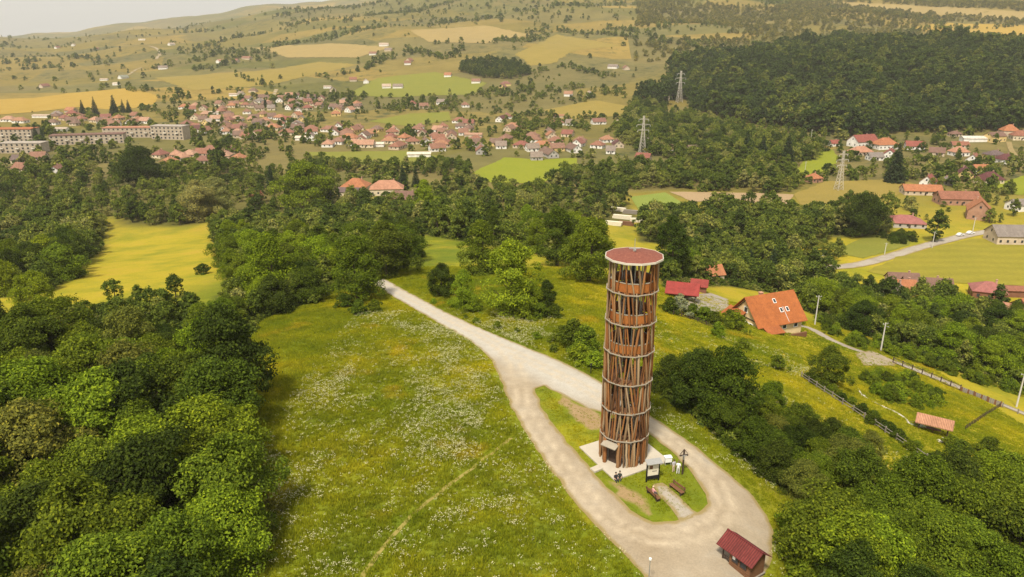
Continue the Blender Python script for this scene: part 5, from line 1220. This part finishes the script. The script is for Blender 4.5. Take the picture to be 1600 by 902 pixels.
# hand placed trees keep the generated ones at a distance
hx = np.array([c[:2] for c in cand]); nH = len(HAND) + 20; keep = np.ones(len(cand), bool)
for i in range(len(cand) - nH, len(cand)):
    dd = np.hypot(hx[:, 0] - hx[i, 0], hx[:, 1] - hx[i, 1]); kill = dd < .33 * cand[i][3]; kill[len(cand) - nH:] = False; keep &= ~kill
cand = [c for c, k in zip(cand, keep) if k]
def app(c): return c[3] / max(depth(c), 10) * (1.0 if c[1] > 40 else .8)
def inframe(c):
    dy = c[1] * CP + (CAMZ - c[2] - c[3] * .6) * SP; dx = c[0]; up_ = c[1] * SP - (CAMZ - c[2] - c[3] * .6) * CP
    px, py = 800 + FPX * dx / dy, 451 - FPX * up_ / dy; m = FPX * c[3] / dy * .6
    return -m < px < 1600 + m and py < 902 + m
def size_word(c):
    if 'shrub' in c[4]: return 'tiny ' if c[3] < 1.5 else ('small ' if c[3] < 2.1 else ('' if c[3] < 2.9 else 'large '))
    return 'small ' if c[3] < 7 else ('' if c[3] < 9 else ('large ' if c[3] < 11 else 'huge '))
def inside_word(c):
    p = np.array([c[:2]])
    for (nm, pw_), rg in zip(WOODPOLY, REG):
        if rg[6] == c[6]:
            dd = float(dist_line(pw_, p, True)[0]); return 'outer ' if dd < 4 else ('' if dd < 11 else 'inner ')
    return ''
def plant(c, name, cat, group):
    x, y, z, h, k, col, where = c; h0 = DIM[k][0]; s = h / h0; sq = random.uniform(.92, 1.12)
    art = SHAPEW[k.split('_')[0]]; noun = 'spruce' if 'spruce' in k else ('bush' if 'shrub' in k else 'tree')
    root = empty(name, (x, y, z), random.uniform(0, 6.28), f'{size_word(c)}{LOOK[col]} {art} {inside_word(c)}{noun} {where}', cat, group)
    root.scale = (s * sq, s * sq, s)
    cr = link_obj('crown', CROWN[k], root); j = random.uniform(.82, 1.2) * 1.45; b = LEAFC[col]; cr.color = (b[0] * j * random.uniform(.92, 1.1), b[1] * j, b[2] * j, 1)
    link_obj('trunk', TRUNK[k], root)
vis = [c for c in cand if inframe(c)]
broad = sorted([c for c in vis if 'spruce' not in c[4]], key=app, reverse=True); conif = [c for c in vis if 'spruce' in c[4]]
for c in broad[:300]: plant(c, 'broadleaf_tree', 'tree', 'broadleaf trees of the woods and meadows')
for c in conif: plant(c, 'spruce_tree', 'tree', 'spruce trees')
restT = broad[300:] + [c for c in cand if not inframe(c)]
print('TREES', len(cand), len(broad), len(conif))
# shrubs
SH = []
for px, py, s, k, c, where in [(895, 545, 5.0, 'shrub_c', 'deep', 'on the bank behind the tower'), (915, 552, 4.6, 'shrub_c', 'mid', 'on the bank behind the tower'), (880, 535, 3.0, 'shrub_a', 'mid', 'on the bank behind the tower'), (905, 565, 3.0, 'shrub_b', 'fresh', 'on the bank behind the tower'), (930, 575, 2.6, 'shrub_b', 'fresh', 'on the bank behind the tower'),
        (1160, 545, 2.2, 'shrub_a', 'mid', 'in the yellow meadow below the orange house'), (1215, 577, 2.6, 'shrub_b', 'mid', 'in the yellow meadow below the orange house'), (1120, 526, 3.0, 'shrub_c', 'fresh', 'in the yellow meadow below the orange house'), (1148, 515, 4.2, 'shrub_c', 'fresh', 'in front of the orange roofed house'), (1140, 508, 3.6, 'shrub_a', 'mid', 'in front of the orange roofed house'),
        (1060, 490, 4.2, 'shrub_c', 'grey', 'at the hedge before the gravel yard'), (1045, 488, 3.4, 'shrub_a', 'deep', 'at the hedge before the gravel yard'), (1080, 496, 3.2, 'shrub_a', 'deep', 'at the hedge before the gravel yard'), (1100, 502, 3.4, 'shrub_a', 'mid', 'at the hedge before the gravel yard'), (1115, 508, 3.0, 'shrub_b', 'deep', 'at the hedge before the gravel yard'), (1240, 505, 3.4, 'shrub_a', 'mid', 'behind the orange roofed house'),
        (560, 492, 3.2, 'shrub_a', 'deep', 'at the meadow side of the road bend'), (585, 488, 2.6, 'shrub_b', 'mid', 'at the meadow side of the road bend'), (540, 480, 3.0, 'shrub_a', 'deep', 'at the meadow side of the road bend'), (740, 488, 2.6, 'shrub_b', 'fresh', 'in the clump beside the gravel road'), (820, 500, 3.0, 'shrub_a', 'fresh', 'in the clump beside the gravel road'), (845, 498, 3.2, 'shrub_a', 'mid', 'in the clump beside the gravel road'), (865, 496, 2.6, 'shrub_b', 'deep', 'in the clump beside the gravel road'), (318, 428, 3.0, 'shrub_b', 'dark', 'at the edge of the small clearing')]:
    p = hit1(px, py); SH.append((p.x, p.y, p.z, s, k, c, where))
for i, q in enumerate(rustic):
    for _ in range(2):
        x, y = q.x + rg_.normal() * .7 + 1.0, q.y + rg_.normal() * .7 + .8
        SH.append((x, y, float(H(x, y)), rg_.uniform(1.1, 2.0), ['shrub_a', 'shrub_b'][rg_.integers(2)], ['deep', 'mid', 'dark'][rg_.integers(3)], 'growing along the rustic rail fence'))
for poly, sp, hr, cols, where, pr in [([(1345, 590), (1400, 590), (1460, 610), (1470, 640), (1420, 640), (1370, 622)], 2.6, (1.2, 2.6), 'mid fresh fresh deep', 'in the fenced garden by the lattice fence', .75),
        ([(1470, 690), (1540, 700), (1600, 720), (1680, 740), (1680, 800), (1500, 790), (1420, 740)], 3.4, (1.4, 3.2), 'mid fresh deep', 'on the rough ground below the tiled shelter', .8),
        ([(1260, 500), (1330, 545), (1420, 566), (1560, 610), (1660, 640), (1660, 620), (1540, 592), (1420, 552), (1330, 525), (1280, 498)], 3.0, (1.4, 3.0), 'mid fresh deep', 'along the far side of the fenced lane', .7),
        ([(640, 470), (720, 498), (800, 525), (870, 550), (880, 540), (800, 510), (720, 488), (650, 460)], 4.0, (.8, 1.7), 'fresh mid', 'on the verge of the gravel road', .45),
        ([(372, 500), (395, 545), (385, 610), (388, 700), (420, 760), (412, 850), (395, 950), (365, 950), (370, 800), (352, 690), (356, 560)], 3.2, (1.6, 3.4), 'deep mid fresh olive', 'at the wood edge of the flower meadow', .8),
        ([(1190, 785), (1230, 790), (1290, 830), (1270, 930), (1225, 910), (1222, 850)], 2.8, (1.8, 3.2), 'deep mid fresh', 'at the thicket edge beside the kiosk', .8),
        ([(1370, 368), (1425, 368), (1430, 378), (1400, 384)], 4, (2.6, 3.8), 'dark deep', 'in the hedge before the pink roofed house', .9)]:
    g = spaced(pxw(densify(poly, 3)), sp); g = g[clear_mask(g, .5)]
    for x, y in g:
        if rg_.random() < pr: SH.append((x, y, float(H(x, y)), rg_.uniform(*hr), ['shrub_a', 'shrub_b', 'shrub_c'][rg_.integers(3)], cols.split()[rg_.integers(len(cols.split()))], where))
SH = sorted([c for c in SH if inframe(c)], key=app, reverse=True)
for c in SH[:290]: plant(c, 'leafy_bush', 'bush', 'bushes of the verges and gardens')
print('SHRUBS', len(SH))

# trees beyond the first three hundred, and the uncountable woods
def P3(p2): return np.column_stack([p2, H(p2[:, 0], p2[:, 1])])
if restT:
    a = np.array([c[:3] for c in restT]); scatter('valley_wood', a, 'mid_trees', np.array([c[3] / 11.5 for c in restT]), 'mass of valley trees and garden trees')
g = spaced(np.array([(60, 560), (1500, 560), (1500, 1500), (60, 1500)], float), 10.5)
fm = bump_x(g[:, 0]) * np.exp(-.5 * ((g[:, 1] - 1000) / 180.0) ** 2); u_ = g[:, 0] / g[:, 1]
front = pxw(densify([(985, 158), (1020, 146), (1080, 150), (1150, 165), (1300, 170), (1400, 170), (1660, 170), (1660, 206), (1500, 208), (1420, 208), (1310, 214), (1250, 205), (1150, 190), (1060, 172)], 3))
g = g[((fm > 6 + 4 * vnoise(g[:, 0], g[:, 1], 60, 2)) & (g[:, 1] > 690 + 90 * np.clip((.45 - u_) / .25, 0, 1)) | pip(front, g)) & (u_ < .85) & clear_mask(g, 2)]
scatter('hillside_forest', P3(g), 'forest_trees', rng.uniform(.85, 1.5, len(g)) * (.8 + .5 * vnoise(g[:, 0], g[:, 1], 40, 61)), 'dense dark broadleaf forest covering the hill'); print('FOREST', len(g))
# far slopes: scattered trees, hedgerows and woods
pts = []
q = np.column_stack([rng.uniform(-2600, 2600, 150000), rng.uniform(700, 3400, 150000)]); q = q[np.abs(q[:, 0] / q[:, 1]) < .85]
dn = vnoise(q[:, 0], q[:, 1], 190, 7) * .6 + vnoise(q[:, 0], q[:, 1], 60, 8) * .4; dens = np.clip((dn - .56) * 2.6, 0, 1) ** 1.4 * .55 + .012
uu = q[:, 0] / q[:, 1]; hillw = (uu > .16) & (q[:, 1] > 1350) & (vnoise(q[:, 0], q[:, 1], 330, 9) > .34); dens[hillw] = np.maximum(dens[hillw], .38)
up_ = (q[:, 1] > 1900) & (uu > -.3); dens[up_] = dens[up_] * 1.6 + .05
fp = [pxw(densify(f[1], 3)) for f in FIELDS]; infield = np.zeros(len(q), bool)
for f in fp: infield |= pip(f, q)
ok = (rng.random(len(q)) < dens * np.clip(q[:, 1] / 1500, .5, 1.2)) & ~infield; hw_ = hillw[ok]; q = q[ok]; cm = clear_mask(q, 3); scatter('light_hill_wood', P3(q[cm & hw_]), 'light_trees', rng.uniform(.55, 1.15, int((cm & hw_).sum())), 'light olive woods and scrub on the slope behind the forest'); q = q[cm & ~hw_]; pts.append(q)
HEDGE = [[(215, 111), (260, 104), (310, 96), (352, 84)], [(355, 93), (400, 83), (480, 66), (530, 52)], [(282, 80), (340, 68), (380, 58)], [(270, 52), (350, 42)], [(100, 90), (170, 92)], [(200, 140), (280, 146)], [(300, 112), (430, 88)], [(560, 178), (640, 168)], [(640, 172), (760, 168), (830, 152), (900, 140)], [(630, 82), (700, 92), (720, 72)], [(830, 115), (880, 105), (960, 120), (1000, 118)], [(950, 45), (1050, 70), (1130, 68)], [(440, 125), (560, 112), (610, 92)], [(0, 100), (60, 96)], [(1400, 55), (1480, 46), (1600, 66)], [(1290, 8), (1400, 26), (1600, 40)], [(370, 120), (430, 138)], [(870, 48), (990, 60), (1060, 80)]]
for hl in HEDGE:
    ln = catmull(pxw(hl), 6); L = np.concatenate([[0], np.cumsum(np.linalg.norm(np.diff(ln, axis=0), axis=1))]); n = int(L[-1] / 5.5); s = rng.uniform(0, L[-1], n)
    pts.append(np.column_stack([np.interp(s, L, ln[:, 0]), np.interp(s, L, ln[:, 1])]) + rng.normal(size=(n, 2)) * 6)
q = np.vstack(pts); scatter('far_hedgerows_and_woods', P3(q), 'hill_trees', (.28 + .8 * rng.random(len(q)) ** 1.6) * np.clip(q[:, 1] / 1300, .62, 1.15), 'hedgerows scattered trees and woods of the far slopes'); print('FAR', len(q))
cp = pxw(densify([(716, 112), (730, 100), (770, 97), (815, 104), (830, 116), (800, 125), (750, 122)], 3)); g = spaced(cp, 9)
scatter('oval_copse', P3(g), 'forest_trees', rng.uniform(.7, .95, len(g)), 'dark oval copse of trees on the far slope')
# garden trees of the village
q = np.column_stack([rng.uniform(-520, 420, 9000), rng.uniform(440, 1080, 9000)]); q = q[np.abs(q[:, 0] / q[:, 1]) < .75]
infield = np.zeros(len(q), bool)
for f in fp: infield |= pip(f, q)
q = q[(~infield) & (rng.random(len(q)) < .10 + .5 * (vnoise(q[:, 0], q[:, 1], 45, 21) > .62))]; q = q[clear_mask(q, 1.5)]
scatter('village_garden_trees', P3(q), 'hill_trees', rng.uniform(.35, .9, len(q)), 'garden trees and bushes between the village houses'); print('GARDEN', len(q))
q = np.column_stack([rng.uniform(120, 480, 2200), rng.uniform(300, 660, 2200)]); infield = np.zeros(len(q), bool)
for f in fp: infield |= pip(f, q)
q = q[(~infield) & (rng.random(len(q)) < .08 + .35 * (vnoise(q[:, 0], q[:, 1], 30, 22) > .6))]; q = q[clear_mask(q, 1.5)]
scatter('side_village_garden_trees', P3(q), 'mid_trees', rng.uniform(.25, .75, len(q)), 'garden trees between the houses of the side village')
# undergrowth below the woods
q = []
for nm, pw_ in WOODPOLY:
    if pw_[:, 1].mean() < 330: q.append(spaced(pw_, 2.3))
q = np.vstack(q); q = q[clear_mask(q, .6)]; scatter('undergrowth', P3(q), 'understory', rng.uniform(.5, 1.2, len(q)), 'low undergrowth on the wood floor')

# ------------------------------------------------------------------ ground zones and meadow grass
g2 = V2 = np.stack([GX.ravel(), GY.ravel()], 1); zone = np.zeros((len(g2), 4), np.float32); zone[:, 3] = 1
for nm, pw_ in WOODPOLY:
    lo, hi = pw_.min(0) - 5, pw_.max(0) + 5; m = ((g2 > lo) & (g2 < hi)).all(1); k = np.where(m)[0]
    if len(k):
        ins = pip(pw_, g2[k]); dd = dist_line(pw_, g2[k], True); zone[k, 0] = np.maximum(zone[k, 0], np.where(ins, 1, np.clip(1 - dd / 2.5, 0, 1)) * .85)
zone[:, 1] = np.clip((g2[:, 0] - 14) / 14 + (g2[:, 1] - 120) / 60, 0, 1)
zone[:, 1] = np.maximum(zone[:, 1], np.clip((-70 - g2[:, 0]) / 20, 0, 1) * (g2[:, 1] > 120))
zone[:, 2] = np.clip((g2[:, 1] - 330) / 160, 0, 1)
ca = gm.attributes.new('zone', 'FLOAT_COLOR', 'POINT'); ca.data.foreach_set('color', zone.ravel())
def tuft_proto(coln, seed, n, hgt, sp, wid):
    r_ = random.Random(seed); Vv, Ff, vv = [], [], []
    for i in range(n):
        a = r_.uniform(0, 6.28); rr = sp * math.sqrt(r_.random()); x, y = rr * math.cos(a), rr * math.sin(a); hh = hgt * r_.uniform(.5, 1.15); ln = r_.uniform(.1, .5) * hh; ww = wid * r_.uniform(.7, 1.3)
        t = r_.uniform(0, 6.28); dx, dy = math.cos(t), math.sin(t); n0 = len(Vv); ca_, sa = math.cos(a), math.sin(a)
        Vv += [(x - dx * ww, y - dy * ww, -.03), (x + dx * ww, y + dy * ww, -.03), (x + dx * ww * .5 + ca_ * ln * .4, y + dy * ww * .5 + sa * ln * .4, hh * .6), (x + ca_ * ln, y + sa * ln, hh)]
        Ff += [(n0, n0 + 1, n0 + 2), (n0, n0 + 2, n0 + 3)]; vv += [r_.random()] * 4
    c = PROTO.get(coln) or bpy.data.collections.new(coln); PROTO[coln] = c
    me = bpy.data.meshes.new(f'{coln}_{seed}'); me.from_pydata(Vv, [], Ff); me.materials.append(MATS['grass_blade']); at = me.attributes.new('v', 'FLOAT', 'POINT'); at.data.foreach_set('value', np.array(vv, np.float32)); c.objects.link(bpy.data.objects.new(me.name, me))
for s in range(4): tuft_proto('tufts', s, 20, .34, .26, .030)
# umbel flowers on stalks
c = bpy.data.collections.new('umbels'); PROTO['umbels'] = c
for s in range(3):
    r_ = random.Random(s); mb = MB(); st_ = MB()
    for k in range(5):
        a = r_.uniform(0, 6.28); rr = r_.uniform(.02, .22); x, y, z = rr * math.cos(a), rr * math.sin(a), r_.uniform(.38, .62); q0 = r_.uniform(.025, .055)
        mb.add([(x + q0 * math.cos(6.283 * j / 6), y + q0 * math.sin(6.283 * j / 6), z) for j in range(6)] + [(x, y, z + q0 * .35)], [(j, (j + 1) % 6, 6) for j in range(6)])
        st_.bar((x * .3, y * .3, -.03), (x, y, z), .008)
    me = mb.build(f'umbel_{s}', 'petal', link=False).data; nv = len(me.vertices); ob = bpy.data.objects.new(f'umbel_{s}', me); c.objects.link(ob)
def grass_points(n, lo, hi):
    q = np.column_stack([rng.uniform(lo[0], hi[0], n), rng.uniform(lo[1], hi[1], n)])
    px_ = 800 + FPX * q[:, 0] / (q[:, 1] * CP + 49 * SP); return q[(px_ > -120) & (px_ < 1720)]
ISL_CLEAR = [gravel_w]
def grass_ok(q):
    ok = (~pip(gravel_w, q) | (pip(island_w, q))) & ~pip(PLAT, q)
    for pl_ in (PATH, DIRT1, DIRT2, YARD, LANE_END): ok &= ~(pip(pxw(densify(pl_, 3)), q) & (rng.random(len(q)) > .40))
    for ln, r_ in CLEAR_LINE: ok &= dist_line(ln, q) > r_ - 1.2
    return ok
q = grass_points(300000, (-62, 44), (100, 190)); q = q[(q[:, 1] < 150) | (rng.random(len(q)) < .6)]
q = q[grass_ok(q)]; wm = np.zeros(len(q), bool)
for nm, pw_ in WOODPOLY: wm |= pip(pw_, q)
q = q[~wm]
edge = np.minimum(dist_line(gravel_w, q, True), dist_line(island_w, q, True)); isl = pip(island_w, q)
cl_ = vnoise(q[:, 0], q[:, 1], 1.5, 31) * .6 + vnoise(q[:, 0], q[:, 1], .7, 32) * .4
trail = catmull(pxw([(560, 910), (600, 855), (650, 800), (700, 760), (760, 715), (800, 685)]), 8); td = dist_line(trail, q); ku = (rng.random(len(q)) < .35) | (td > .42); sheet('footpath', ribbon(trail, .5), [], .5, .03, 'trail_straw', 'faint trodden straw coloured footpath through the flower meadow', .12); 
sc = (.35 + 1.25 * cl_) * np.clip(.35 + edge / 2.0, .35, 1) * np.where(isl, .45, 1) * np.where(q[:, 0] > 20, .75, 1); q, sc = q[ku], sc[ku]
scatter('meadow_grass', P3(q), 'tufts', sc, 'knee high meadow grass', tilt=.15); print('GRASS', len(q))
q = grass_points(120000, (-32, 48), (60, 140)); q = q[grass_ok(q)]; wm = np.zeros(len(q), bool)
for nm, pw_ in WOODPOLY: wm |= pip(pw_, q)
isl = pip(island_w, q); fd = vnoise(q[:, 0], q[:, 1], 9, 41) * .5 + vnoise(q[:, 0], q[:, 1], 2.6, 42) * .5; left = q[:, 0] < 12 + 0 * q[:, 1]
pr = np.where(left, np.clip((fd - .42) * 2.2, .05, 1) * .42, np.clip((fd - .55) * 2, .01, .4) * .3); pr *= np.clip((dist_line(trail, q) - .3) / .8, 0, 1)
q = q[~wm & ~isl & (rng.random(len(q)) < pr * 1.9)]
scatter('meadow_flowers', P3(q), 'umbels', rng.uniform(.6, 1.3, len(q)), 'white umbel flowers scattered through the meadow', tilt=.1); print('FLOWERS', len(q))

# ------------------------------------------------------------------ haze
zmax = float(GZ.max()) + 45; zmin = float(GZ.min()) - 1.0
hz = MB().box((0, 3450, (zmin + zmax) / 2), (10900, 7900, zmax - zmin)).build('haze', None); tag(hz, 'thin warm summer haze over the valley', None, None, 'stuff')
b = N('haze'); pv = b.n('ShaderNodeVolumePrincipled'); pv.inputs['Color'].default_value = (.98, .94, .84, 1); pv.inputs['Density'].default_value = .00009; pv.inputs['Anisotropy'].default_value = .2
b.l(pv.outputs[0], b.out.inputs['Volume']); hz.data.materials.append(b.m)
